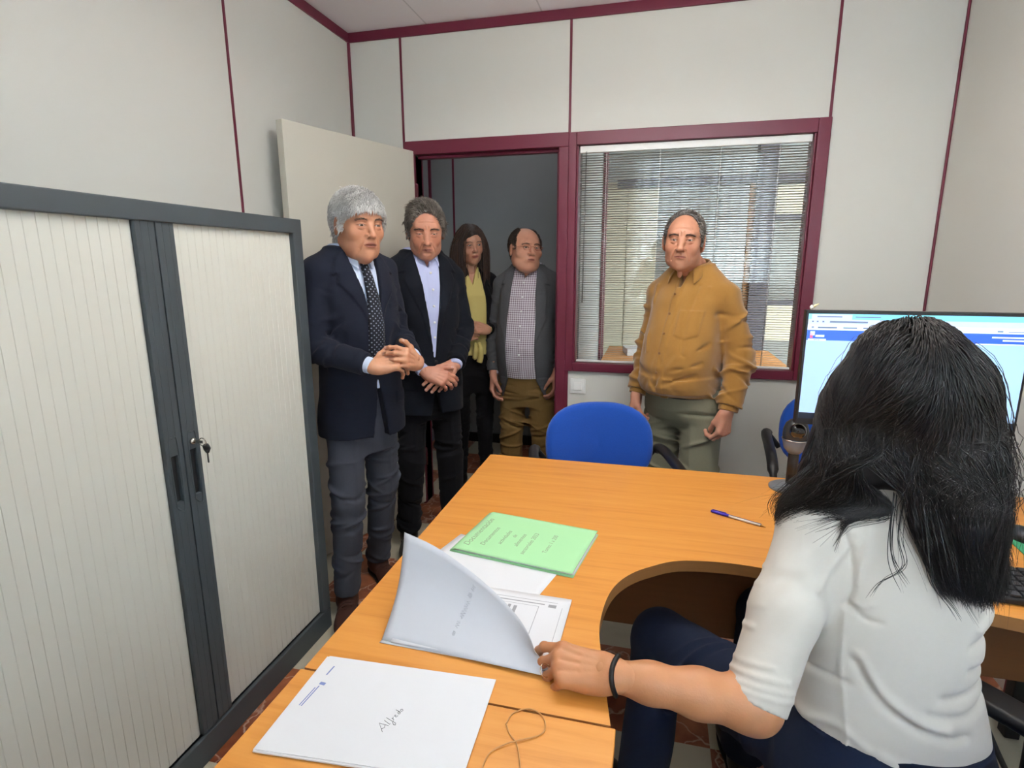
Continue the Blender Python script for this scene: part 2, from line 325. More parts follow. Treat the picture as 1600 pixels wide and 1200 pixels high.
# ------------------------------------------------------------------ tambour cabinet
cab = empty('tambour_cabinet', (-1.2, 1.175, 0), label='low graphite metal cabinet with white ribbed sliding doors along the left wall', cat='cabinet')
x0 = -.44; y0, y1, zt = -.605, .605, 1.575
b = MB(); b.box((x0, y0, .02), (-.03, y0+.045, zt)); b.box((x0, y1-.045, .02), (-.03, y1, zt)); b.box((x0, y0, .0), (-.01, y1, .085)); b.box((x0, y0, zt-.03), (-.01, y1, zt)); b.box((x0, y0, .02), (x0+.01, y1, zt))
b.box((-.04, y0, .085), (0, y0+.048, zt-.04)); b.box((-.04, y1-.048, .085), (0, y1, zt-.04)); b.box((-.04, y0, zt-.048), (0, y1, zt)); b.box((-.04, y0, 0), (0, y1, .085))
b.build('carcass', CABM, cab, .003)
TAMB = mat('tambour_white', 'D6D5CC', .6, bump=.05, bscale=400)
KEYM = mat('key_metal', 'C9C6BC', .25, 1)
for s, name in ((-1, 'sliding_door'), (1, 'sliding_door')):
    d = MB(); pitch = .0265; a, e = (y0+.046, -.052) if s < 0 else (.062, y1-.046)
    n = int((e-a)/pitch)+1
    for i in range(n):
        ya = a+i*pitch; yb = min(ya+pitch-.0012, e)
        if yb-ya < .004: continue
        d.add([(-.0195, ya, .088), (-.018, ya+.001, .088), (-.018, yb-.001, .088), (-.0195, yb, .088), (-.0195, ya, zt-.04), (-.018, ya+.001, zt-.04), (-.018, yb-.001, zt-.04), (-.0195, yb, zt-.04)],
              [(0, 1, 5, 4), (1, 2, 6, 5), (2, 3, 7, 6)])
    d.box((-.026, a, .088), (-.0196, e, zt-.04))
    o = d.build(name, TAMB, cab)
    ya, yb = (-.052, .0035-.0) if s < 0 else (.0075, .062)
    zs, ze = .088, zt-.046
    st = MB(); hz0, hz1 = .80, .93; hc = (ya+yb)/2+.002*s; hw_ = .011
    st.box((-.025, ya, zs), (-.006, hc-hw_, ze)); st.box((-.025, hc+hw_, zs), (-.006, yb, ze)); st.box((-.025, hc-hw_, zs), (-.006, hc+hw_, hz0)); st.box((-.025, hc-hw_, hz1), (-.006, hc+hw_, ze)); st.box((-.025, ya, zs), (-.016, yb, ze))
    so = st.build('edge_strip', CABM, o, .0015); 
    hb = MB(); hb.box((-.0165, hc-hw_+.002, hz0+.002), (-.0145, hc+hw_-.002, hz1-.002)); hb.build('finger_recess', BLACK, so)
    ex = MB(); P = smooth_path([(-.006, hc-.013, .79), (-.006, hc-.014, .96), (-.006, hc, .978), (-.006, hc+.014, .96), (-.006, hc+.013, .79), (-.006, hc, .775)], 6); ex.tube(P+[P[0]], .0022, 6); ex.build('pull_rim', CABM, so)
lk = empty('cabinet_key', (-1.2, 1.175+.036, .952), label='small key with black head hanging in the cabinet lock', cat='key')
b = MB(); b.lathe([(.009, -.010), (.009, 0), (.004, .003)], 20, M=Ry(D2(90))); b.build('lock_barrel', KEYM, lk)
b = MB(); b.box((.0, -.001, -.004), (.028, .001, .004)); b.build('key_blade', KEYM, lk)
b = MB(); b.tube([(.028+.011*math.cos(t), .0, .011*math.sin(t)) for t in np.linspace(0, 6.28, 17)[:-1]], .0014, 6, closed=True); b.build('key_ring', KEYM, lk)
b = MB(); b.tube([(.03, .006, -.010), (.031, .010, -.022)], [.008, .0095], 10); b.tube([(.031, .010, -.022), (.031, .0105, -.034)], [.0095, .004], 10); b.build('key_head', BLACK, lk)
b = MB(); b.box((.028, .0095, -.062), (.032, .0115, -.030)); b.build('spare_blade', KEYM, lk)

# ------------------------------------------------------------------ desks
dk = empty('corner_desk', (0, 0, 0), label='L-shaped beech desk with a curved cut-out in front of the seated woman', cat='desk')
zt_, zb_ = .74, .712
cut = [(-.034, .736), (-.06, .88), (-.073, .97), (-.068, 1.06), (-.052, 1.125), (-.022, 1.178), (.02, 1.22), (.083, 1.262), (.184, 1.279), (.286, 1.272), (.45, 1.245), (.697, 1.197), (1.0, 1.14), (1.2, 1.10)]
cut = [tuple(p)[:2] for p in smooth_path([(x, y, 0) for x, y in cut], 5)]
pl = [(-.557, .736)]+cut+[(1.205, 1.887), (-.557, 1.887)]
# pl is clockwise or not: build with faces from a triangulated prism
def slab(name, pts, z0, z1, m, parent, edge):
    import mathutils
    tri = mathutils.geometry.tessellate_polygon([[Vector((x, y, 0)) for x, y in pts]])
    ar = sum(pts[i][0]*pts[(i+1) % len(pts)][1]-pts[(i+1) % len(pts)][0]*pts[i][1] for i in range(len(pts)))
    if ar < 0: pts = pts[::-1]; tri = mathutils.geometry.tessellate_polygon([[Vector((x, y, 0)) for x, y in pts]])
    n = len(pts); V = [(x, y, z0) for x, y in pts]+[(x, y, z1) for x, y in pts]; Fc = []; mi = []
    def ori(t):
        a, b_, c = [Vector((*pts[i], 0)) for i in t]; return t if (b_-a).cross(c-a).z > 0 else t[::-1]
    for t in tri:
        t = ori(tuple(t)); Fc.append(tuple(i+n for i in t)); mi.append(0); Fc.append(t[::-1]); mi.append(0)
    for i in range(n):
        j = (i+1) % n; Fc.append((i, j, n+j, n+i)); mi.append(1)
    return raw(name, V, Fc, [m, edge], parent, mi=mi)
slab('desk_top', pl, zb_, zt_, WOOD, dk, WOODE)
box('modesty_panel', (-.30, 1.46, .42), (1.15, 1.478, .712), WOODD, dk)
for x, y in ((.07, 1.72), (-.50, 1.80), (-.50, .80), (1.12, 1.80), (1.12, 1.2)):
    b = MB(); b.box((x-.02, y-.02, 0), (x+.02, y+.02, .712)); b.build('leg', BLACK, dk, .003)
d2 = empty('side_desk', (0, 0, 0), label='rectangular beech desk end in the near foreground, butted against the corner desk', cat='desk')
box('desk_top', (-.562, .03, zb_), (-.026, .7325, zt_), [WOOD], d2, .0015)
for x in (-.52, -.06):
    for y in (.08, .68): box('leg', (x-.02, y-.02, 0), (x+.02, y+.02, .712), BLACK, d2, .003)

# ------------------------------------------------------------------ papers and desk things
def text(s, size, M, m, parent, name='handwriting', shear=.2, sp=1.0, off=.0):
    c = bpy.data.curves.new(name, 'FONT'); c.body = s; c.size = size; c.shear = shear; c.space_character = sp; c.extrude = .00005; c.offset = off
    t = bpy.data.objects.new('tmp', c); COL.objects.link(t); dg = bpy.context.evaluated_depsgraph_get(); me = bpy.data.meshes.new_from_object(t.evaluated_get(dg)); bpy.data.objects.remove(t)
    me.materials.clear(); o = link(name, me, m, parent); o.matrix_local = M; return o
def sheet(name, w, h, z0, z1, m, parent, warp=None, jit=None, n=14):
    """a sheet or thin block of paper with gently uneven surface"""
    V = []; Fc = []
    for k, z in enumerate((z0, z1)):
        for i in range(n+1):
            for j in range(n+1):
                x = -w/2+w*i/n; y = -h/2+h*j/n; dz = warp(x, y) if warp else 0
                V.append((x, y, z+dz*(1 if k else .6)))
    q = (n+1)**2; I = lambda i, j: i*(n+1)+j
    for i in range(n):
        for j in range(n):
            Fc.append((q+I(i, j), q+I(i+1, j), q+I(i+1, j+1), q+I(i, j+1))); Fc.append((I(i, j), I(i, j+1), I(i+1, j+1), I(i+1, j)))
    for i in range(n):
        Fc.append((I(i, 0), I(i+1, 0), q+I(i+1, 0), q+I(i, 0))); Fc.append((I(i+1, n), I(i, n), q+I(i, n), q+I(i+1, n)))
        Fc.append((I(0, i+1), I(0, i), q+I(0, i), q+I(0, i+1))); Fc.append((I(n, i), I(n, i+1), q+I(n, i+1), q+I(n, i)))
    return raw(name, V, Fc, m, parent, True)
def rot90(x, y, z): return T(x, y, z) @ Rz(D2(90))
gr = empty('green_folder', (-.283, 1.262, .7405), D2(-9), 'pale green card folder with handwritten lines lying on the desk beyond the lifted cover', 'folder')
gw = lambda x, y: .012*math.exp(-((x+.155)/.03)**2)*0+.006*max(0, (x+.10)/-.06)**2*(1 if x < -.10 else 0)*0
sheet('back_cover', .312, .222, 0, .0008, GREEN, gr); 
for i, (dx, dy, r) in enumerate(((.006, .002, .3), (.002, -.001, -.3), (.004, .001, .5))):
    s_ = sheet('loose_sheets', .297, .208, 0, .0022, PAPER, gr); s_.location = (dx, dy, .0012+i*.0026); s_.rotation_euler[2] = D2(r)
gcurve = lambda x, y: -.008*max(0, (-x-.145)/.009)**2 if x < -.145 else 0.0
sheet('front_cover', .308, .222, .0095, .0103, GREEN, gr, warp=gcurve, n=24)
LINES = [('Documentación', -.118, -.085, .024), ('Documentos', -.083, -.07, .019), ('actividades', -.047, -.05, .017), ('de', -.027, -.005, .015), ('alimentos', -.006, -.045, .017), ('sectoriales 2023', .022, -.075, .017), ('Tomo: 1 a 200', .070, -.05, .016)]
for s, x, y, z in LINES: text(s, z, rot90(x, y, .01038), mat('graphite_writing', '8E9F80', .8), gr)
# white sheets under the green folder and the opened folder
ws = sheet('paper_sheet', .297, .210, 0, .0004, PAPER, None); ws.location = (-.338, 1.13, .7403); ws.rotation_euler[2] = D2(-14)
tag(ws, 'white sheet with faint red writing partly under the green folder', 'paper')
text('aceite', .014, rot90(.02, .035, .0006), REDINK, ws); text('n. 203', .014, rot90(.045, .03, .0006), REDINK, ws)
of = empty('white_folder', (-.300, .934, .7408), D2(-1), 'opened white folder of forms whose cover the seated woman lifts with her hand', 'folder')
sheet('back_cover', .318, .222, 0, .0008, PAPER, of); fs = sheet('form_sheets', .300, .214, .001, .005, PAPER, of)
fs.location = (.012, .0, 0); LINE = mat('form_line', '9A9A9E', .8)
b = MB()
for (xa, ya, xb, yb) in ((-.13, .085, .125, .0862), (-.13, .074, .10, .077), (-.13, .066, .09, .0668), (.089, -.10, .0902, .066), (.136, -.10, .1368, .072), (.108, .068, .124, .078), (-.02, .058, .02, .06), (-.02, .052, .02, .0535), (.028, .03, .034, .06), (.040, .0, .047, .058), (.015, .03, .02, .06)):
    b.box((xa, ya, .00505), (xb, yb, .00515))
b.build('printed_lines', LINE, fs)
# lifted cover: hinge along its near edge, the far edge raised and pulled over
A = Vector((-.158, -.104, .001)); Bc = Vector((.150, -.124, .006)); top = smooth_path([(-.170, .030, .150), (-.105, .030, .128), (-.035, .018, .098), (.030, -.010, .075), (.085, -.045, .055), (.118, -.085, .048), (.134, -.108, .034)], 4)
n1, n2 = len(top)-1, 14; V = []; Fc = []
for i, t in enumerate(top):
    h = A.lerp(Bc, i/n1)
    for j in range(n2+1):
        s = j/n2; p = h.lerp(t, s)+Vector((0, .018*math.sin(math.pi*s)*(1-.3*i/n1), -.016*math.sin(math.pi*s)*(1-i/n1)))
        V.append(p)
for i in range(n1):
    for j in range(n2): a = i*(n2+1)+j; Fc.append((a, a+n2+1, a+n2+2, a+1))
lc = raw('lifted_cover', V, Fc, PAPERSH, of, True); so = lc.modifiers.new('t', 'SOLIDIFY'); so.thickness = .0006; so.offset = 1
def on_cover(u, v):
    i = u*n1; k = int(i); f = i-k; j = v*n2; l = int(j); g = j-l
    P = lambda a, c: V[min(a, n1)*(n2+1)+min(c, n2)]
    p = (P(k, l)*(1-f)+P(k+1, l)*f)*(1-g)+(P(k, l+1)*(1-f)+P(k+1, l+1)*f)*g
    return p
def strokes(name, segs, r, m, parent, M):
    b = MB()
    for sg in segs: b.tube([M @ Vector((x, y, 0)) for x, y in sg] if not callable(M) else [M(x, y) for x, y in sg], r, 4)
    return b.build(name, m, parent)
random.seed(5)
segs = []
v = .22
for wl in (.05, .09, .24, .06, .08):
    if wl in (.24,):
        m_ = 22
    else: m_ = 9
    segs.append([(.40+.012*math.sin(k*2.1)+random.uniform(-.004, .004), v+wl*k/m_) for k in range(m_+1)]); v += wl+.035
strokes('handwriting', segs, .00032, mat('faint_pencil', 'A6A8B0', .8), of, lambda x, y: on_cover(x, y)+Vector((0, -.0012, .0006)))
# near white folder with the name
nf = empty('white_folder', (-.372, .683, .7405), D2(0), 'flat white folder in the near foreground with a name pencilled across it', 'folder')
def quadsheet(name, P, z0, z1, m, parent):
    b = MB(); b.prism(P, z0, z1); return b.build(name, m, parent)
c4 = [(-.150, -.116), (.152, -.092), (.146, .099), (-.155, .084)]
quadsheet('back_cover', [(x-.006, y+.0015) for x, y in c4], 0, .0010, PAPER, nf); quadsheet('inner_sheets', [(x-.003, y-.003) for x, y in c4], .0010, .0032, PAPER, nf); quadsheet('front_cover', c4, .0036, .0044, PAPER, nf)
ALF = [[(0, 0), (9, 14), (12, 0)], [(3, 4.5), (7, 2.5), (10.5, 5)], [(16, 11), (14.5, 0.5), (16, 0)], [(21, 12), (20.5, 4), (20, -6), (17.5, -7.5), (16.5, -5), (19, -1), (22, 0)], [(24, 5), (23.5, 0.5), (24.3, 3.2), (26.5, 4.6)], [(28.5, 2.6), (31, 3.2), (30.4, 5), (28.6, 4.2), (28.3, 1.5), (30, .3), (32, 1)], [(38, 4), (35.5, 4.6), (34.5, 2), (36, .3), (37.5, 1.5), (38.5, 10)], [(38.5, 10), (38.2, 1.5)], [(42, 4.4), (40, 3.6), (40.2, 1), (42.5, .6), (43.8, 2.8), (42.5, 4.6), (41.5, 4.4)]]
strokes('handwriting', [[(x*.0011, y*.0011) for x, y in s] for s in ALF], .00042, INK, nf, T(.012, -.045, .0048) @ Rz(D2(74)))
b = MB(); M_ = T(-.128, -.03, .0045) @ Rz(D2(86))
for (xa, ya, xb, yb) in ((.0, .006, .045, .008), (.0, .010, .04, .0118), (.048, .0, .054, .010), (.070, .010, .092, .0125)): b.box((xa, ya, 0), (xb, yb, .0001), M=M_)
b.build('printed_lines', BLUEINK, nf)
# pen
pn = empty('ballpoint_pen', (.245, 1.525, .7445), math.atan2(1.491-1.56, .31-.18), 'clear ballpoint pen with a purple blue cap lying on the desk', 'pen')
b = MB(); b.tube([(-.025, 0, 0), (.062, 0, 0)], .0038, 8); b.build('barrel', mat('clear_barrel', 'E8E4DC', .2), pn)
b = MB(); b.tube([(-.02, 0, .0033), (.064, 0, .0033)], .0012, 6); b.build('ink_tube', mat('ink_violet', '4A3A6A', .4), pn)
b = MB(); b.tube([(.062, 0, 0), (.071, 0, -.001), (.076, 0, -.0015)], [.0036, .0016, .0006], 8); b.build('tip', mat('brass_tip', 'B08850', .3, 1), pn)
b = MB(); b.tube([(-.072, 0, 0), (-.07, 0, 0), (-.022, 0, 0)], [.003, .0042, .0048], 10); b.tube([(-.068, 0, .005), (-.03, 0, .0062)], .0014, 6); b.build('cap', mat('purple_cap', '4434B8', .3), pn)
# rubber band, twisted in a figure of eight
P = [(-.187, .700), (-.182, .722), (-.160, .737), (-.137, .728), (-.128, .705), (-.136, .690), (-.158, .676), (-.180, .662), (-.198, .640), (-.195, .605), (-.165, .590), (-.146, .612), (-.150, .635), (-.163, .668), (-.178, .684)]
rb = MB().tube(smooth_path([(x, y, .7418+(.0012 if i in (6, 7) else 0)) for i, (x, y) in enumerate(P)]+[(P[0][0], P[0][1], .7418)], 6), .0011, 6).build('rubber_band', mat('tan_rubber', 'C08A50', .6))
tag(rb, 'thin tan rubber band twisted into a loop on the near desk', 'rubber band')

# ------------------------------------------------------------------ monitor, webcam, keyboard
mo = empty('monitor', (.688, 1.75, .74), D2(0), 'wide flat computer monitor showing a web page in front of the seated woman', 'monitor')
W_, z0_, z1_ = .545, .222, .553
b = MB(); b.box((-W_/2, -.006, z0_), (W_/2, .022, z1_)); b.build('case', BLACK, mo, .002)
b = MB(); b.box((-.16, .022, z0_+.05), (.16, .05, z1_-.06)); b.build('back_bulge', BLACK, mo, .01)
def em(name, c, s=.85): return mat(name, c, .4, emis=s)
SM = [em('screen_page', 'AED4F8', .42), em('screen_tab_bar', '7FD6F2', .5), em('screen_toolbar', 'C3D8F4', .5), em('screen_blue', '3466E0', .5), em('screen_dark', '16202F', .6), em('screen_text', '6C7C98', .5), em('screen_white', 'DCEEFF', .55), em('screen_red', 'D86080', .7)]
b = MB(); l, r, bt, tp = -W_/2+.007, W_/2-.007, z0_+.018, z1_-.009
def rect(xa, za, xb, zb, mi, e=.0004): b.add([(xa, -.0062-e, za), (xb, -.0062-e, za), (xb, -.0062-e, zb), (xa, -.0062-e, zb)], [(0, 1, 2, 3)], False, mi)
H_ = tp-bt; Z = lambda f: tp-f*H_
rect(l, bt, r, tp, 0); rect(l, Z(.05), r, tp, 1, .0008); rect(l, Z(.10), r, Z(.05), 2, .0008); rect(l, Z(.15), r, Z(.10), 6, .0008); rect(l, Z(.245), r, Z(.15), 3, .0008); rect(l, bt, r, bt+.018, 4, .0008)
rect(l+.008, Z(.05), l+.11, tp-.001, 2, .0012); 
for (xa, za, xb, zb, c) in ((.022, .024, .085, .016, 5), (.118, .024, .18, .016, 5), (.010, .06, .014, .05, 5), (.022, .06, .026, .05, 5), (.036, .06, .041, .05, 5), (.055, .062, .15, .05, 5), (.01, .102, .016, .09, 5), (.026, .102, .075, .092, 5), (.09, .102, .125, .092, 5), (.14, .102, .17, .092, 5), (.022, .165, .045, .15, 6), (.008, .172, .015, .135, 7), (.008, .155, .02, .125, 6), (.004, .192, .05, .178, 6), (.018, .189, .036, .182, 5)):
    rect(l+xa, Z(za*1.3), l+xb, Z(zb*1.3), c, .0016)
for (xa, za, xb, zb, c) in ((.085, .145, .01, .135, 6), (.06, .165, .01, .155, 6), (.12, .19, .002, .183, 6), (.05, .105, .01, .10, 5), (.075, .105, .062, .095, 5)): rect(r-xa, Z(za*1.3), r-xb, Z(zb*1.3), c, .0016)
rect(r-.03, bt+.004, r-.012, bt+.007, 6, .0016); rect(r-.03, bt+.010, r-.012, bt+.013, 6, .0016)
b.build('screen', SM, mo)
b = MB(); b.tube([(0, .035, .012), (0, .038, .30)], .02, 16); b.build('stand_neck', BLACK, mo); b = MB(); b.lathe([(.11, 0), (.11, .008), (.03, .014)], 36, M=T(0, .03, 0)); b.build('stand_foot', BLACK, mo)
fg = empty('bird_figurine', (.431, 1.757, 1.2935), label='tiny pale figurine perched on the left top corner of the monitor', cat='figurine')
GOLD = mat('pale_gold', 'D9C795', .5); b = MB(); b.lathe([(.0015, 0), (.005, .004), (.0055, .009), (.0015, .014)], 12); b.build('figure_body', mat('figurine_white', 'EDE6DA', .5), fg)
b = MB(); b.tube([(.002, 0, .006), (.009, 0, .012), (.018, 0, .017)], [.003, .0035, .001], 8); b.build('wing', GOLD, fg)
wc = empty('webcam', (.435, 1.80, .74), label='round desktop camera on a black pole with grey disc foot, left of the monitor', cat='webcam')
b = MB(); b.lathe([(.062, 0), (.062, .004), (.05, .010), (.012, .018)], 40); b.build('foot', GREYP, wc)
b = MB(); b.tube([(0, 0, .015), (0, 0, .12)], .0155, 16); b.build('pole', mat('pole_dark', '2A211A', .4), wc)
b = MB(); b.lathe([(.018, .115), (.030, .13), (.036, .155), (.034, .16)], 32); b.build('cup', GREYP, wc)
b = MB(); b.lathe([(.033, .155), (.037, .17), (.036, .19), (.030, .208), (.018, .219), (.004, .223)], 32); b.build('head', mat('webcam_head', '34383C', .25), wc)
b = MB(); b.lathe([(.024, 0), (.023, .008), (.018, .016), (.010, .021), (.002, .023)], 28, M=T(-.002, -.028, .192) @ Rx(D2(68))); b.build('lens', mat('lens_glass', '0B0C10', .06, coat=1), wc)
b = MB(); b.tube([(.0365*math.cos(t), .0365*math.sin(t), .160) for t in np.linspace(0, 6.283, 33)[:-1]], .0018, 6, closed=True); b.build('ring', CHROME, wc)
kb = empty('keyboard', (.80, 1.31, .74), D2(-4), 'black computer keyboard on the right side of the desk', 'keyboard')
b = MB(); b.box((-.22, -.075, .002), (.22, .075, .016)); b.build('tray', BLACK, kb, .004)
b = MB()
for i in range(20):
    for j in range(6): b.box((-.213+i*.0214, -.068+j*.0228, .016), (-.213+i*.0214+.0175, -.068+j*.0228+.018, .022))
b.build('keys', mat('black_keys', '26262A', .4), kb, .0015)
mp_ = box('mouse_mat', (-.12, -.10, 0), (.12, .10, .004), mat('green_mat', '3F9A6B', .8), bevel=.0015); mp_.location = (1.00, 1.46, .7402); mp_.rotation_euler[2] = D2(-5); tag(mp_, 'green mouse mat beside the keyboard', 'mouse mat')
ms = empty('computer_mouse', (.925, 1.575, .7402), D2(20), 'black computer mouse lying beyond the green mat', 'computer mouse')
b = MB(); b.lathe([(.030, 0), (.032, .010), (.026, .024), (.012, .032), (.002, .034)], 24, M=Matrix.Diagonal((.95, 1.6, 1, 1))); b.build('shell', BLACK, ms)
b = MB(); b.tube([(0, .045, .012), (-.02, .10, .02), (-.05, .16, .03), (-.03, .20, .004)], .0018, 6); b.build('cable', BLACK, ms)

# ------------------------------------------------------------------ chairs
def padshape(w, h, t, curve, p=3.0, wtop=1.0, n=40, m=14, bend=0):
    """rounded upholstered pad in XZ, thickness along Y"""
    V = []; Fc = []
    def outline(a):
        c, s = math.cos(a), math.sin(a); rr_ = (abs(c)**p+abs(s)**p)**(-1/p); x, z = rr_*c, rr_*s
        return x*w/2*(1+(wtop-1)*(z+1)/2), z*h/2
    prof = [(0, -.5), (.6, -.5), (.86, -.46), (.96, -.34), (1, -.12), (1, .12), (.96, .34), (.86, .46), (.6, .5), (0, .5)]
    for f, y in prof:
        for k in range(n):
            x, z = outline(2*math.pi*k/n); x *= f; z *= f; V.append((x, y*t+curve*(x/(w/2))**2+bend*(z/(h/2))**2, z))
    for i in range(len(prof)-1):
        for k in range(n): Fc.append((i*n+k, i*n+(k+1) % n, (i+1)*n+(k+1) % n, (i+1)*n+k))
    return V, Fc
def arm_chair(name, loc, rz, label, group=None):
    """visitor chair; +y is the way the sitter faces"""
    c = empty(name, loc, rz, label, 'chair', group)
    V, Fc = padshape(.435, .34, .05, .045, 2.6); MB().add(V, Fc, True, M=T(0, -.22, .70) @ Rx(D2(8))).build('backrest', FABB, c)
    V, Fc = padshape(.41, .315, .02, .045, 2.6); MB().add(V, Fc, True, M=T(0, -.25, .70) @ Rx(D2(8))).build('back_shell', BLACK, c)
    V, Fc = padshape(.48, .46, .06, 0, 4); MB().add(V, Fc, True, M=T(0, .03, .455) @ Rx(D2(90))).build('seat', FABB, c)
    for s in (-1, 1):
        MB().tube(smooth_path([(s*.24, .22, 0), (s*.245, .20, .25), (s*.25, .17, .44), (s*.25, .10, .455)]), .012).build('leg', BLACK, c)
        MB().tube(smooth_path([(s*.24, -.30, 0), (s*.245, -.26, .25), (s*.25, -.22, .44), (s*.25, -.12, .455)]), .012).build('leg', BLACK, c)
        P = smooth_path([(s*.20, -.25, .60), (s*.245, -.25, .655), (s*.265, -.20, .675), (s*.27, -.05, .672), (s*.272, .10, .655), (s*.27, .18, .60), (s*.26, .19, .50), (s*.25, .15, .455)], 5)
        b = MB(); V = []; Fc = []
        # flat strap-like arm, wide on top
        b.tube(P, [.012]*6+[.021]*(len(P)-18)+[.014]*12, 10); b.build('armrest', BLACK, c)
    MB().tube([(-.25, -.05, .44), (.25, -.05, .44)], .01).build('crossbar', BLACK, c)
    return c
arm_chair('visitor_chair', (-.145, 2.03, 0), D2(180+15), 'blue visitor chair with black arms behind the middle of the desk')
arm_chair('visitor_chair', (.765, 2.42, 0), D2(180-4), 'blue armchair by the back wall, half hidden behind the monitor')
tc_ = empty('task_chair', (.47, .86, 0), D2(40), 'blue office chair with black arms under the seated woman', 'chair')
V, Fc = padshape(.50, .48, .07, 0, 4); MB().add(V, Fc, True, M=T(0, 0, .42) @ Rx(D2(90))).build('seat', FABB, tc_)
V, Fc = padshape(.44, .42, .05, .05, 2.7); MB().add(V, Fc, True, M=T(0, -.31, .70) @ Rx(D2(4))).build('backrest', FABB, tc_)
MB().tube(smooth_path([(0, -.10, .37), (0, -.30, .38), (0, -.36, .45), (0, -.36, .62)]), .022).build('back_bar', BLACK, tc_)
for s in (-1, 1):
    MB().tube(smooth_path([(s*.20, 0, .39), (s*.28, 0, .40), (s*.30, .0, .50), (s*.295, .0, .60)]), .016).build('arm_post', BLACK, tc_)
    MB().box((s*.295-.035, -.12, .60), (s*.295+.035, .13, .628)).build('armrest', BLACK, tc_, .012, 3)
MB().tube([(0, 0, .08), (0, 0, .39)], .025).build('column', BLACK, tc_)
for k in range(5):
    a = k*2*math.pi/5+.3; lg = MB().tube([(0, 0, .09), (.14*math.cos(a), .14*math.sin(a), .085), (.28*math.cos(a), .28*math.sin(a), .065)], [.024, .02, .014]).build('leg', BLACK, tc_)
    MB().tube([(.28*math.cos(a)-.02*math.sin(a), .28*math.sin(a)+.02*math.cos(a), .028), (.28*math.cos(a)+.02*math.sin(a), .28*math.sin(a)-.02*math.cos(a), .028)], .027, 16).build('castor', BLACK, lg)
cbl = MB().tube(smooth_path([(.80, 1.42, .70), (.72, 1.30, .55), (.78, 1.22, .35), (.92, 1.12, .16), (1.05, 1.3, .02), (1.12, 1.6, .02)], 8), .006, 8).build('power_cable', BLACK); tag(cbl, 'black cable hanging down under the right side of the desk', 'cable')
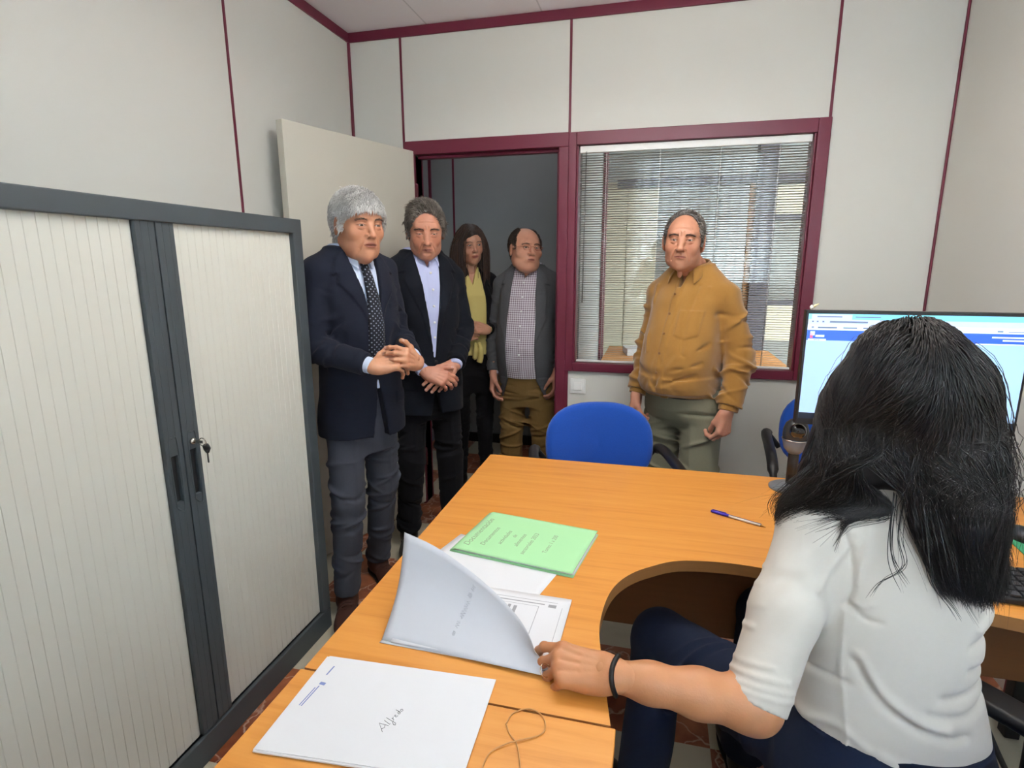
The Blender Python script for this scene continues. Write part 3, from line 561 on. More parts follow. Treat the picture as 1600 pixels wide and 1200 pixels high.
# ------------------------------------------------------------------ figure modelling: signed distance fields turned into meshes
f4 = np.float32
class SDF:
    def __init__(s, lo, hi, h):
        s.h = h; s.lo = np.array(lo, float); s.n = np.maximum(((np.array(hi)-s.lo)/h).astype(int)+2, 4)
        s.ax = [(s.lo[i]+h*np.arange(s.n[i])).astype(f4) for i in range(3)]
        s.v = np.full(s.n, 1.0, f4)
    def reg(s, lo, hi, pad=0):
        sl = []
        for i in range(3):
            a = int(np.floor((lo[i]-pad-s.lo[i])/s.h)); b = int(np.ceil((hi[i]+pad-s.lo[i])/s.h))+1
            a = max(a, 0); b = min(b, s.n[i])
            if b <= a: return None
            sl.append(slice(a, b))
        X = s.ax[0][sl[0]][:, None, None]; Y = s.ax[1][sl[1]][None, :, None]; Z = s.ax[2][sl[2]][None, None, :]
        return tuple(sl), X, Y, Z
    def add(s, prim, k=0.0):
        fn, lo, hi = prim; q = s.reg(lo, hi, k+3*s.h)
        if q is None: return s
        sl, X, Y, Z = q; d = fn(X, Y, Z); v = s.v[sl]
        if k > 0:
            h = np.maximum(k-np.abs(v-d), 0)/k; s.v[sl] = np.minimum(v, d)-h*h*k*.25
        else: s.v[sl] = np.minimum(v, d)
        return s
    def cut(s, prim, k=0.0):
        fn, lo, hi = prim; q = s.reg(lo, hi, k+3*s.h)
        if q is None: return s
        sl, X, Y, Z = q; d = -fn(X, Y, Z); v = s.v[sl]
        if k > 0:
            h = np.maximum(k-np.abs(v-d), 0)/k; s.v[sl] = np.maximum(v, d)+h*h*k*.25
        else: s.v[sl] = np.maximum(v, d)
        return s
    def keep(s, fn):
        X, Y, Z = s.ax[0][:, None, None], s.ax[1][None, :, None], s.ax[2][None, None, :]
        s.v = np.maximum(s.v, fn(X, Y, Z)).astype(f4); return s
    def disp(s, fn, lo=None, hi=None):
        q = s.reg(lo if lo is not None else s.lo, hi if hi is not None else s.lo+s.h*s.n)
        if q is None: return s
        sl, X, Y, Z = q; s.v[sl] = s.v[sl]-fn(X, Y, Z); return s
    def sample(s, P):
        g = (P-s.lo)/s.h; g = np.clip(g, 0, np.array(s.n)-1.001); i = g.astype(int); f = g-i; out = 0
        for a in (0, 1):
            for b in (0, 1):
                for c in (0, 1):
                    w_ = (f[:, 0] if a else 1-f[:, 0])*(f[:, 1] if b else 1-f[:, 1])*(f[:, 2] if c else 1-f[:, 2])
                    out = out+w_*s.v[i[:, 0]+a, i[:, 1]+b, i[:, 2]+c]
        return out
    def grad(s, P):
        e = s.h*.8; G = np.stack([s.sample(P+d)-s.sample(P-d) for d in np.eye(3)*e], 1)
        return G/np.maximum(np.linalg.norm(G, axis=1, keepdims=True), 1e-9)
    def mesh(s):
        v = s.v; ins = v < 0
        c = np.zeros(np.array(ins.shape)-1, np.int8)
        offs = [(a, b, d) for a in (0, 1) for b in (0, 1) for d in (0, 1)]
        def shf(A, o): return A[o[0]:A.shape[0]-1+o[0], o[1]:A.shape[1]-1+o[1], o[2]:A.shape[2]-1+o[2]]
        for o in offs: c += shf(ins, o)
        act = (c > 0) & (c < 8); I = np.argwhere(act); idx = np.full(act.shape, -1, np.int64); idx[act] = np.arange(len(I))
        cv = np.stack([v[I[:, 0]+o[0], I[:, 1]+o[1], I[:, 2]+o[2]] for o in offs], 1)
        acc = np.zeros((len(I), 3)); cnt = np.zeros(len(I))
        O = np.array(offs, float)
        for i in range(8):
            for j in range(i+1, 8):
                if np.abs(O[i]-O[j]).sum() != 1: continue
                a, b = cv[:, i], cv[:, j]; m = (a < 0) != (b < 0); t = np.where(m, a/np.where(m, a-b, 1), 0)
                acc += np.where(m[:, None], O[i]+(O[j]-O[i])*t[:, None], 0); cnt += m
        V = s.lo+(I+acc/cnt[:, None])*s.h
        d = s.sample(V); V = V-s.grad(V)*np.clip(d, -s.h*.4, s.h*.4)[:, None]
        Q = []
        for ax in range(3):
            a, b = [(1, 2), (2, 0), (0, 1)][ax]
            s0 = [slice(None)]*3; s1 = [slice(None)]*3; s0[ax] = slice(0, -1); s1[ax] = slice(1, None)
            e = ins[tuple(s0)] != ins[tuple(s1)]; E = np.argwhere(e)
            E = E[(E[:, a] > 0) & (E[:, b] > 0) & (E[:, a] < act.shape[a]) & (E[:, b] < act.shape[b])]
            if not len(E): continue
            def g(da, db):
                J = E.copy(); J[:, a] -= da; J[:, b] -= db; return idx[J[:, 0], J[:, 1], J[:, 2]]
            q = np.stack([g(1, 1), g(0, 1), g(0, 0), g(1, 0)], 1)
            fl = ~ins[E[:, 0], E[:, 1], E[:, 2]]; q[fl] = q[fl][:, ::-1]; Q.append(q[(q >= 0).all(1)])
        return V, np.concatenate(Q) if Q else np.zeros((0, 4), int)
def A3(p): return np.array(p, float)
def seg_t(X, Y, Z, a, b):
    ba = b-a; L2 = ba @ ba
    return np.clip(((X-a[0])*ba[0]+(Y-a[1])*ba[1]+(Z-a[2])*ba[2])/L2, 0, 1)
def cap(a, b, ra, rb=None, flat=False):
    a = A3(a); b = A3(b); rb = ra if rb is None else rb; R = max(ra, rb); L = np.linalg.norm(b-a); ba = b-a
    def fn(X, Y, Z):
        t = seg_t(X, Y, Z, a, b)
        d = np.sqrt((X-a[0]-ba[0]*t)**2+(Y-a[1]-ba[1]*t)**2+(Z-a[2]-ba[2]*t)**2)-(ra+(rb-ra)*t)
        if flat:
            tt = ((X-a[0])*ba[0]+(Y-a[1])*ba[1]+(Z-a[2])*ba[2])/L; d = np.maximum(d, tt-L)
            if flat == 2: d = np.maximum(d, -tt)
        return d
    return fn, np.minimum(a, b)-R, np.maximum(a, b)+R
def ell(c, r, R=None):
    c = A3(c); r = A3(r); R = np.eye(3) if R is None else np.array(R)[:3, :3]
    ext = np.sqrt(((R*r)**2).sum(1))
    def fn(X, Y, Z):
        x, y, z = X-c[0], Y-c[1], Z-c[2]
        p = [R[0, i]*x+R[1, i]*y+R[2, i]*z for i in range(3)]
        k0 = np.sqrt((p[0]/r[0])**2+(p[1]/r[1])**2+(p[2]/r[2])**2); k1 = np.sqrt((p[0]/r[0]**2)**2+(p[1]/r[1]**2)**2+(p[2]/r[2]**2)**2)
        return k0*(k0-1)/np.maximum(k1, 1e-6)
    return fn, c-ext, c+ext
def rbox(c, hf, R=None, rd=.005):
    c = A3(c); hf = A3(hf); R = np.eye(3) if R is None else np.array(R)[:3, :3]; ext = (np.abs(R)*hf).sum(1)
    def fn(X, Y, Z):
        x, y, z = X-c[0], Y-c[1], Z-c[2]
        q = [np.abs(R[0, i]*x+R[1, i]*y+R[2, i]*z)-hf[i]+rd for i in range(3)]
        return np.sqrt(np.maximum(q[0], 0)**2+np.maximum(q[1], 0)**2+np.maximum(q[2], 0)**2)+np.minimum(np.maximum(np.maximum(q[0], q[1]), q[2]), 0)-rd
    return fn, c-ext, c+ext
def loft(rows, n=2.3):
    """stack of superellipse sections: z, cx, cy, rx, ry"""
    r = np.array(sorted(rows), float); z = r[:, 0]
    lo = np.array([(r[:, 1]-r[:, 3]).min(), (r[:, 2]-r[:, 4]).min(), z[0]]); hi = np.array([(r[:, 1]+r[:, 3]).max(), (r[:, 2]+r[:, 4]).max(), z[-1]])
    zz = np.linspace(z[0], z[-1], 400)
    def sm(c):
        y = np.interp(zz, z, r[:, c]); k = 25; ker = np.hanning(k); ker /= ker.sum(); return np.convolve(np.pad(y, k//2, 'edge'), ker, 'valid')
    S = [sm(i) for i in range(1, 5)]
    def fn(X, Y, Z):
        cx, cy, rx, ry = [np.interp(Z.ravel(), zz, q).reshape(Z.shape) for q in S]
        a = (np.abs(X-cx)/rx)**n+(np.abs(Y-cy)/ry)**n; k = a**(1/n)
        d = (k-1)*np.minimum(rx, ry)
        return np.maximum(d, np.maximum(Z-z[-1], z[0]-Z)).astype(f4)
    return fn, lo, hi
def poly2(X, Z, pts):
    """signed distance to a polygon in the xz plane"""
    d = None; ins = None; n = len(pts)
    for i in range(n):
        ax, az = pts[i]; bx, bz = pts[(i+1) % n]; ex, ez = bx-ax, bz-az; wx_, wz_ = X-ax, Z-az
        t = np.clip((wx_*ex+wz_*ez)/(ex*ex+ez*ez), 0, 1); q = (wx_-ex*t)**2+(wz_-ez*t)**2
        d = q if d is None else np.minimum(d, q)
        c = ((az > Z) != (bz > Z)) & (wx_ < ex*wz_/(ez if abs(ez) > 1e-9 else 1e-9))
        ins = c if ins is None else ins ^ c
    return np.where(ins, -1, 1)*np.sqrt(d)
def noise(X, Y, Z, f, seed=0, amp=1):
    g = np.random.RandomState(seed); o = 0
    for i in range(5):
        k = g.normal(size=3); k /= np.linalg.norm(k); k *= f*g.uniform(.7, 1.5); o = o+np.sin(k[0]*X+k[1]*Y+k[2]*Z+g.uniform(0, 6.28)+1.1*np.sin(k[1]*X*.7+k[2]*Y*.7-k[0]*Z*.7))
    return o*(amp/3)
def wrinkle(s, a, b, r, amp, n, seed=0, pw=1):
    """a few soft slanting folds along a limb"""
    a = A3(a); b = A3(b); g = np.random.RandomState(seed); u = (b-a)/np.linalg.norm(b-a)
    sd = np.cross(u, [.3, .8, .5]); sd /= np.linalg.norm(sd); s2 = np.cross(u, sd); lo = np.minimum(a, b)-r*1.6; hi = np.maximum(a, b)+r*1.6; L = np.linalg.norm(b-a)
    F = [(g.uniform(.05, .95), g.uniform(0, 6.283), g.uniform(-.45, .45), g.uniform(.7, 1.5), g.uniform(.55, 1.2)*(1 if g.uniform() < .62 else -1), g.uniform(.006, .012)) for _ in range(int(n*2))]
    def fn(X, Y, Z):
        x, y, z = X-a[0], Y-a[1], Z-a[2]; t = seg_t(X, Y, Z, a, b); ca = x*sd[0]+y*sd[1]+z*sd[2]; cb = x*s2[0]+y*s2[1]+z*s2[2]
        th = np.arctan2(cb, ca); q = np.sqrt(ca**2+cb**2); win = np.clip(t*(1-t)*12, 0, 1)*np.clip((r*1.6-q)/(r*.4), 0, 1); o = 0
        for t0, th0, sl, wd, am, w_ in F:
            dt = np.arctan2(np.sin(th-th0), np.cos(th-th0)); o = o+am*np.exp(-(dt/wd)**2)*np.exp(-(((t-t0)*L-sl*dt*r)/w_)**2)
        return amp*1.25*win*o
    return s.disp(fn, lo, hi)
def groove(s, pts, w, dep, front=None):
    """press a thin line; dep > 0 raises a ridge"""
    P = [A3(p) for p in pts]; lo = np.min(P, 0)-w*3; hi = np.max(P, 0)+w*3
    def fn(X, Y, Z):
        d = None
        for a, b in zip(P[:-1], P[1:]):
            t = seg_t(X, Y, Z, a, b); e = (X-a[0]-(b-a)[0]*t)**2+(Y-a[1]-(b-a)[1]*t)**2+(Z-a[2]-(b-a)[2]*t)**2; d = e if d is None else np.minimum(d, e)
        return dep*np.exp(-d/(w*w))
    return s.disp(fn, lo, hi)
def chain(s, pts, rs, k=.02, flat=False):
    for i in range(len(pts)-1): s.add(cap(pts[i], pts[i+1], rs[i], rs[i+1], flat and i == len(pts)-2), k)
    return s
def m3(M): return np.array([[M[i][j] for j in range(3)] for i in range(3)])
def xf(V, M):
    M = np.array(M); return V @ M[:3, :3].T+M[:3, 3]
def arr_obj(name, V, Q, m, parent=None, col=None, smooth=True, mi=None):
    me = bpy.data.meshes.new(name); k = Q.shape[1]
    me.vertices.add(len(V)); me.vertices.foreach_set('co', np.ascontiguousarray(V, f4).ravel())
    me.loops.add(len(Q)*k); me.loops.foreach_set('vertex_index', Q.ravel().astype(np.int32))
    me.polygons.add(len(Q)); me.polygons.foreach_set('loop_start', np.arange(0, len(Q)*k, k, dtype=np.int32)); me.polygons.foreach_set('loop_total', np.full(len(Q), k, np.int32))
    me.update(calc_edges=True)
    o = link(name, me, m, parent, smooth)
    if mi is not None: me.polygons.foreach_set('material_index', mi.astype(np.int32))
    if col is not None:
        ca = me.color_attributes.new('Col', 'FLOAT_COLOR', 'POINT'); c4_ = np.ones((len(V), 4), f4); c4_[:, :3] = col; ca.data.foreach_set('color', c4_.ravel())
    me.update(); return o
def fit(s, name, m, parent, **k):
    V, Q = s.mesh(); return arr_obj(name, V, Q, m, parent, **k)

# cloth, skin and hair
def skin_mat(name, rough=.5, sss=.12):
    m = mat(name, 'C08A70', rough, bump=.12, bscale=260); nt = m.node_tree; b = nt.nodes['Principled BSDF']
    a = nt.nodes.new('ShaderNodeAttribute'); a.attribute_name = 'Col'
    n = nt.nodes.new('ShaderNodeTexNoise'); n.inputs['Scale'].default_value = 38; n.inputs['Detail'].default_value = 4
    tc = nt.nodes.new('ShaderNodeTexCoord'); nt.links.new(tc.outputs['Object'], n.inputs[0])
    mr = nt.nodes.new('ShaderNodeMapRange'); mr.inputs['To Min'].default_value = .86; mr.inputs['To Max'].default_value = 1.12; nt.links.new(n.outputs[0], mr.inputs[0])
    mx = nt.nodes.new('ShaderNodeVectorMath'); mx.operation = 'SCALE'; nt.links.new(a.outputs[0], mx.inputs[0]); nt.links.new(mr.outputs[0], mx.inputs['Scale'])
    nt.links.new(mx.outputs[0], b.inputs['Base Color']); setp(b, Subsurface_Weight=sss, Subsurface_Scale=.006); b.inputs['Subsurface Radius'].default_value = (1, .35, .2); return m
SKIN = skin_mat('skin')
def cloth(name, col, var=.08, rough=.9, bs=900, bump=.35, sheen=.03, vscale=120): return mat(name, col, rough, bump=bump, bscale=bs, var=var, vscale=vscale, sheen=sheen, spec=.2)
def check_cloth(name, base, line, sx, wd=.28):
    m = cloth(name, base); nt = m.node_tree; b = nt.nodes['Principled BSDF']; N = nt.nodes.new; L = nt.links.new
    tc = N('ShaderNodeTexCoord'); sp = N('ShaderNodeSeparateXYZ'); L(tc.outputs['Object'], sp.inputs[0]); outs = []
    for ax in (0, 2):
        a = N('ShaderNodeMath'); a.operation = 'MULTIPLY'; a.inputs[1].default_value = 1/sx; L(sp.outputs[ax], a.inputs[0])
        f = N('ShaderNodeMath'); f.operation = 'FRACT'; L(a.outputs[0], f.inputs[0]); g = N('ShaderNodeMath'); g.operation = 'LESS_THAN'; g.inputs[1].default_value = wd; L(f.outputs[0], g.inputs[0]); outs.append(g)
    ad = N('ShaderNodeMath'); ad.operation = 'ADD'; L(outs[0].outputs[0], ad.inputs[0]); L(outs[1].outputs[0], ad.inputs[1])
    ml = N('ShaderNodeMath'); ml.operation = 'MULTIPLY'; ml.inputs[1].default_value = .5; L(ad.outputs[0], ml.inputs[0])
    mx = N('ShaderNodeMix'); mx.data_type = 'RGBA'; mx.inputs[6].default_value = (*lin(base), 1); mx.inputs[7].default_value = (*lin(line), 1); L(ml.outputs[0], mx.inputs[0]); L(mx.outputs[2], b.inputs['Base Color']); return m
def dots_mat(name, base, dot):
    m = cloth(name, base, rough=.6); nt = m.node_tree; b = nt.nodes['Principled BSDF']; N = nt.nodes.new; L = nt.links.new
    tc = N('ShaderNodeTexCoord'); mp = N('ShaderNodeMapping'); mp.inputs['Rotation'].default_value = (0, D2(45), 0); mp.inputs['Scale'].default_value = (78, 0, 78); L(tc.outputs['Object'], mp.inputs[0])
    vo = N('ShaderNodeTexVoronoi'); vo.inputs['Randomness'].default_value = 0; vo.inputs['Scale'].default_value = 1; L(mp.outputs[0], vo.inputs[0])
    lt = N('ShaderNodeMath'); lt.operation = 'LESS_THAN'; lt.inputs[1].default_value = .2; L(vo.outputs['Distance'], lt.inputs[0])
    mx = N('ShaderNodeMix'); mx.data_type = 'RGBA'; mx.inputs[6].default_value = (*lin(base), 1); mx.inputs[7].default_value = (*lin(dot), 1); L(lt.outputs[0], mx.inputs[0]); L(mx.outputs[2], b.inputs['Base Color']); return m
def hair_mat(name, rough=.42):
    m = mat(name, '303030', rough, spec=.55); nt = m.node_tree; b = nt.nodes['Principled BSDF']
    a = nt.nodes.new('ShaderNodeAttribute'); a.attribute_name = 'Col'; nt.links.new(a.outputs[0], b.inputs['Base Color']); return m
HAIR = hair_mat('hair')
EYEW = mat('eye_white', 'B9AEA6', .2); IRIS = mat('iris', '3A281C', .1, coat=1); IRISB = mat('iris_grey', '4A5258', .1, coat=1)
LEATH = mat('dark_leather', '1C1716', .3, bump=.1, bscale=150); BROWNL = mat('brown_suede', '4A2A20', .7, bump=.3, bscale=300); SOLE = mat('shoe_sole', '15110F', .7)

# ---- head, in its own frame: z up, +y the face, unit height .24 from chin to crown
def head_sdf(p, h=.0023, neck=None):
    g = p.get
    s = SDF((-.105, -.125, -.24 if neck is None else min(-.2, neck[2]-.03)), (.105, .135, .15), h)
    s.add(ell((0, -.018, .034), (.077*g('skw', 1), .096, .090))); s.add(ell((0, .012, .02), (.070, .080, .080)), .02)
    s.add(ell((0, .022, -.032), (.062*g('face', 1), .066, .080)), .02)
    jw = g('jaw', 1); s.add(ell((0, .028, -.078), (.050*jw, .048, .034)), .03); s.add(ell((0, .060, -.097), (.022*jw, .019, .017)), .022)
    for x in (-1, 1): s.add(ell((x*.046*jw, -.002, -.062), (.017, .030, .032)), .03); s.add(ell((x*.043*g('face', 1), .056, -.022), (.022*g('cheek', 1), .022, .024)), .02)
    if g('jowl'):
        s.add(ell((0, .040, -.108), (.045*g('jowl'), .040, .022)), .025)
        for x in (-1, 1): s.add(ell((x*.040, .035, -.085), (.022*g('jowl'), .026, .024)), .02)
    # forehead and brow
    s.add(cap((-.034, .072, .030), (.034, .072, .030), .0135*g('brow', 1)), .018); s.cut(ell((0, .098, .018), (.010, .008, .008)), .01)
    for x in (-1, 1):
        s.cut(ell((x*.032, .099, .008), (.018, .0155, .0115)), .014)
        s.add(ell((x*.0315, .0735, .007), (.0140, .0138, .0135)), .004)
    # nose
    n = g('nose', 1); nl = g('nlen', 1)
    s.add(cap((0, .083, .018), (0, .097+.004*n, -.018*nl), .0075*n, .0092*n), .011); s.add(ell((0, .103+.003*n, -.027*nl), (.0115*n, .0115, .0105)), .007)
    for x in (-1, 1):
        s.add(ell((x*.0125*n, .092, -.030*nl), (.0080, .0115, .0080)), .006); s.cut(ell((x*.0065*n, .100, -.0375*nl), (.0038, .0055, .0034)), .003)
    # muzzle and lips
    s.add(ell((0, .072, -.058), (.031, .019, .024)), .018)
    lz = -.0595-.002*(nl-1); wd = g('mouth', 1)*.0235; lp = g('lip', 1)
    s.add(cap((-wd*.8, .083, lz+.002), (0, .0895, lz+.0042), .0035*lp, .0048*lp), .006); s.add(cap((wd*.8, .083, lz+.002), (0, .0895, lz+.0042), .0035*lp, .0048*lp), .006)
    s.add(cap((-wd*.65, .082, lz-.0055), (0, .0882, lz-.0068), .0038*lp, .0058*lp), .006); s.add(cap((wd*.65, .082, lz-.0055), (0, .0882, lz-.0068), .0038*lp, .0058*lp), .006)
    op = g('open', 0)
    for x in (-1, 1): s.cut(cap((0, .0965, lz-.0012-op*.3), (x*wd, .082, lz+g('smile', 0)-.0006), .0022+op*.6, .0013), .003)
    s.cut(ell((0, .093, -.077), (.018, .007, .006)), .010)
    # eye lids
    for x in (-1, 1):
        ht = g('eyeopen', 1)*.0046
        s.cut(ell((x*.0315, .090, .0062), (.0128, .0125, ht), m3(Ry(x*D2(g('slant', 4))))), .0018)
        groove(s, [(x*.018, .087, .0145), (x*.032, .0905, .0165), (x*.046, .080, .012)], .0022, -.0018)
        ag = g('age', .5)
        groove(s, [(x*.019, .087, -.006), (x*.031, .0885, -.0105), (x*.043, .078, -.006)], .0026, -.0022*ag)
        s.add(ell((x*.031, .078, -.004), (.012, .008, .0045)), .008)
        groove(s, [(x*.0175, .097, -.031), (x*.026, .088, -.044), (x*.033, .079, -.062), (x*.034, .073, -.074)], .0032, -.0042*ag)
        groove(s, [(x*.050, .064, .010), (x*.060, .052, .014)], .002, -.0012*ag); groove(s, [(x*.050, .064, .004), (x*.060, .052, .001)], .002, -.0012*ag)
        groove(s, [(x*.006, .094, .024), (x*.0075, .091, .040)], .002, -.0022*ag)
        groove(s, [(x*.012, .078, -.090), (x*.03, .066, -.080)], .003, -.0015*ag)
    for z in (.052, .064, .075): groove(s, [(-.036, .078, z), (0, .085, z+.003), (.036, .078, z)], .0022, -.0013*g('age', .5))
    # ears
    for x in (-1, 1):
        R = m3(Rz(x*D2(-22)) @ Rx(D2(-8))); er = g('ear', 1)
        s.add(ell((x*.079*g('skw', 1), -.008, -.004), (.0085, .0185*er, .033*er), R), .004); s.cut(ell((x*.0865*g('skw', 1), -.003, .000), (.0062, .0105, .020), R), .004)
        s.add(ell((x*.0825*g('skw', 1), .004, -.003), (.004, .004, .008), R), .004)
    # neck
    nb = A3(neck) if neck is not None else A3((0, -.045, -.2))
    nr = g('neckr', .056); s.add(cap((0, -.022, -.06), nb, nr, nr*1.05), .02)
    if g('adam', 1): s.add(ell(A3((0, .030, -.13))*.5+A3((0, .02, -.135))*.5, (.010, .012, .016)), .015)
    for x in (-1, 1): s.add(cap((x*.055, -.02, -.05), nb+A3((x*.012, .052, 0)), .010, .010), .02)
    return s
def head_cols(V, p):
    g = p.get; base = np.array(lin(g('skin', 'C98F72'))); C = np.tile(base, (len(V), 1)); x, y, z = np.abs(V[:, 0]), V[:, 1], V[:, 2]
    def mixc(m, c): return C*(1-m[:, None])+np.array(lin(c) if isinstance(c, str) else c)*m[:, None]
    red = np.exp(-((x-.038)**2+(z+.022)**2)/.0005)*np.clip((y-.03)/.03, 0, 1)*.5+np.exp(-(x**2+(z+.026)**2)/.00016)*np.clip((y-.08)/.01, 0, 1)*.5+np.clip((x-.078)/.004, 0, 1)*.4
    C = mixc(np.clip(red, 0, 1)*g('flush', .6)*.7, base*np.array([1.03, .80, .76]))
    if g('beard'):
        m = np.clip((-.035-z)/.02, 0, 1)*np.clip((y-.0+.01)/.03, 0, 1)*np.clip((z+.125)/.02, 0, 1); C = mixc(m*g('beard'), base*np.array([.72, .72, .76]))
    lz = -.0595; wd = g('mouth', 1)*.0225
    lm = np.clip(1.25-((x/wd)**2+((z-lz+.001)/(.0095*g('lip', 1)))**2), 0, 1)*np.clip((y-.074)/.006, 0, 1); C = mixc(np.clip(lm*1.6, 0, 1)*.85, g('lipc', 'A8655A'))
    ml = np.exp(-((z-lz+.0012)/.0016)**2)*(x < wd)*(y > .078); C = mixc(ml*.7, '5A2A26')
    ht = g('eyeopen', 1)*.0046; e_ = np.sqrt(((x-.0315)/.0134)**2+((z-.0062)/(ht+.0012))**2); up_ = np.clip((z-.0058)/.0012, 0, 1); C = mixc(np.exp(-((e_-1.0)/.30)**2)*(y > .07)*(.30+.6*up_), '2E1B15')
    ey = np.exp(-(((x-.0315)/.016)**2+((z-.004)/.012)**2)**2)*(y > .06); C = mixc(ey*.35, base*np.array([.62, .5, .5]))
    return C
def strands(name, P, N, Cc, D, L, seg, coll, M, m, parent, width=.0011, margin=.002, grav=(0, 0, -1), gw=.15, wav=.1, seed=0, clump=0, gwfun=None, cs=1):
    """grow combed hairs from roots P along directions D, sliding on coll"""
    g = np.random.RandomState(seed); n = len(P); st = (L/seg)[:, None]; d = D+g.normal(size=(n, 3))*.12; d /= np.linalg.norm(d, axis=1, keepdims=True)
    pts = [P.copy()]; p = P.copy(); G = np.array(grav, float); ph = g.uniform(0, 6.28, (n, 3)); fr = g.uniform(.5, 1.2, (n, 1))
    mg = margin*g.uniform(.3, 1.6, n)
    for i in range(seg):
        w_ = gw if gwfun is None else gwfun(p, i/seg)[:, None]
        d = d*(1-w_)+G*w_+wav*np.sin(ph+fr*i*.9)*.35; d /= np.linalg.norm(d, axis=1, keepdims=True); p = p+d*st
        s_ = coll.sample(p); inb = ((p > coll.lo) & (p < coll.lo+coll.h*(coll.n-1))).all(1); pen = np.clip(mg-s_, 0, .02)*inb
        gr_ = coll.grad(p); p = p+gr_*pen[:, None]; dn = (d*gr_).sum(1); m_ = (pen > 0) & (dn < 0)
        d = d-np.where(m_[:, None], gr_*dn[:, None]*.9, 0); d /= np.maximum(np.linalg.norm(d, axis=1, keepdims=True), 1e-6)
        pts.append(p.copy())
    Pt = np.stack(pts, 1)  # n, seg+1, 3
    tan = np.gradient(Pt, axis=1); tan /= np.maximum(np.linalg.norm(tan, axis=2, keepdims=True), 1e-9)
    ref = np.repeat(N[:, None], seg+1, 1)+g.normal(size=(n, 1, 3))*.3; a = np.cross(tan, ref); a /= np.maximum(np.linalg.norm(a, axis=2, keepdims=True), 1e-9); b_ = np.cross(tan, a)
    tp = (1-np.linspace(0, 1, seg+1)**3*.85)[None, :, None]*width*g.uniform(.6, 1.3, (n, 1, 1))
    rings = [Pt+(a*math.cos(t)+b_*math.sin(t))*tp for t in (0, 2.094, 4.189)]
    R = np.stack(rings, 2)  # n, seg+1, 3, 3
    V = R.reshape(-1, 3); base = (np.arange(n)[:, None, None]*(seg+1)+np.arange(seg)[None, :, None])*3+np.arange(3)[None, None, :]
    nx = np.roll(np.arange(3), -1)[None, None, :]+(np.arange(n)[:, None, None]*(seg+1)+np.arange(seg)[None, :, None])*3
    Q = np.stack([base, nx, nx+3, base+3], -1).reshape(-1, 4)
    col = np.repeat(Cc, (seg+1)*3, 0)
    return xf(V, M), Q, col
def scalp_points(V, Q, n, seed=0, mask=None):
    g = np.random.RandomState(seed); a, b, c = V[Q[:, 0]], V[Q[:, 1]], V[Q[:, 3]]; N = np.cross(V[Q[:, 1]]-a, V[Q[:, 3]]-a); ar = np.linalg.norm(N, axis=1); cen = (a+b+c+V[Q[:, 2]])/4
    if mask is not None: ar = ar*mask(cen)
    i = g.choice(len(Q), n, p=ar/ar.sum()); u, v = g.uniform(0, 1, (2, n, 1)); P = V[Q[i, 0]]*(1-u)*(1-v)+V[Q[i, 1]]*u*(1-v)+V[Q[i, 2]]*u*v+V[Q[i, 3]]*(1-u)*v
    return P, N[i]/np.maximum(ar[i][:, None] if mask is None else np.linalg.norm(N[i], axis=1, keepdims=True), 1e-12)
def cat_mesh(parts):
    V, Q, C = [], [], []; n = 0
    for v, q, c in parts: V.append(v); Q.append(q+n); C.append(c); n += len(v)
    return np.concatenate(V), np.concatenate(Q), np.concatenate(C)
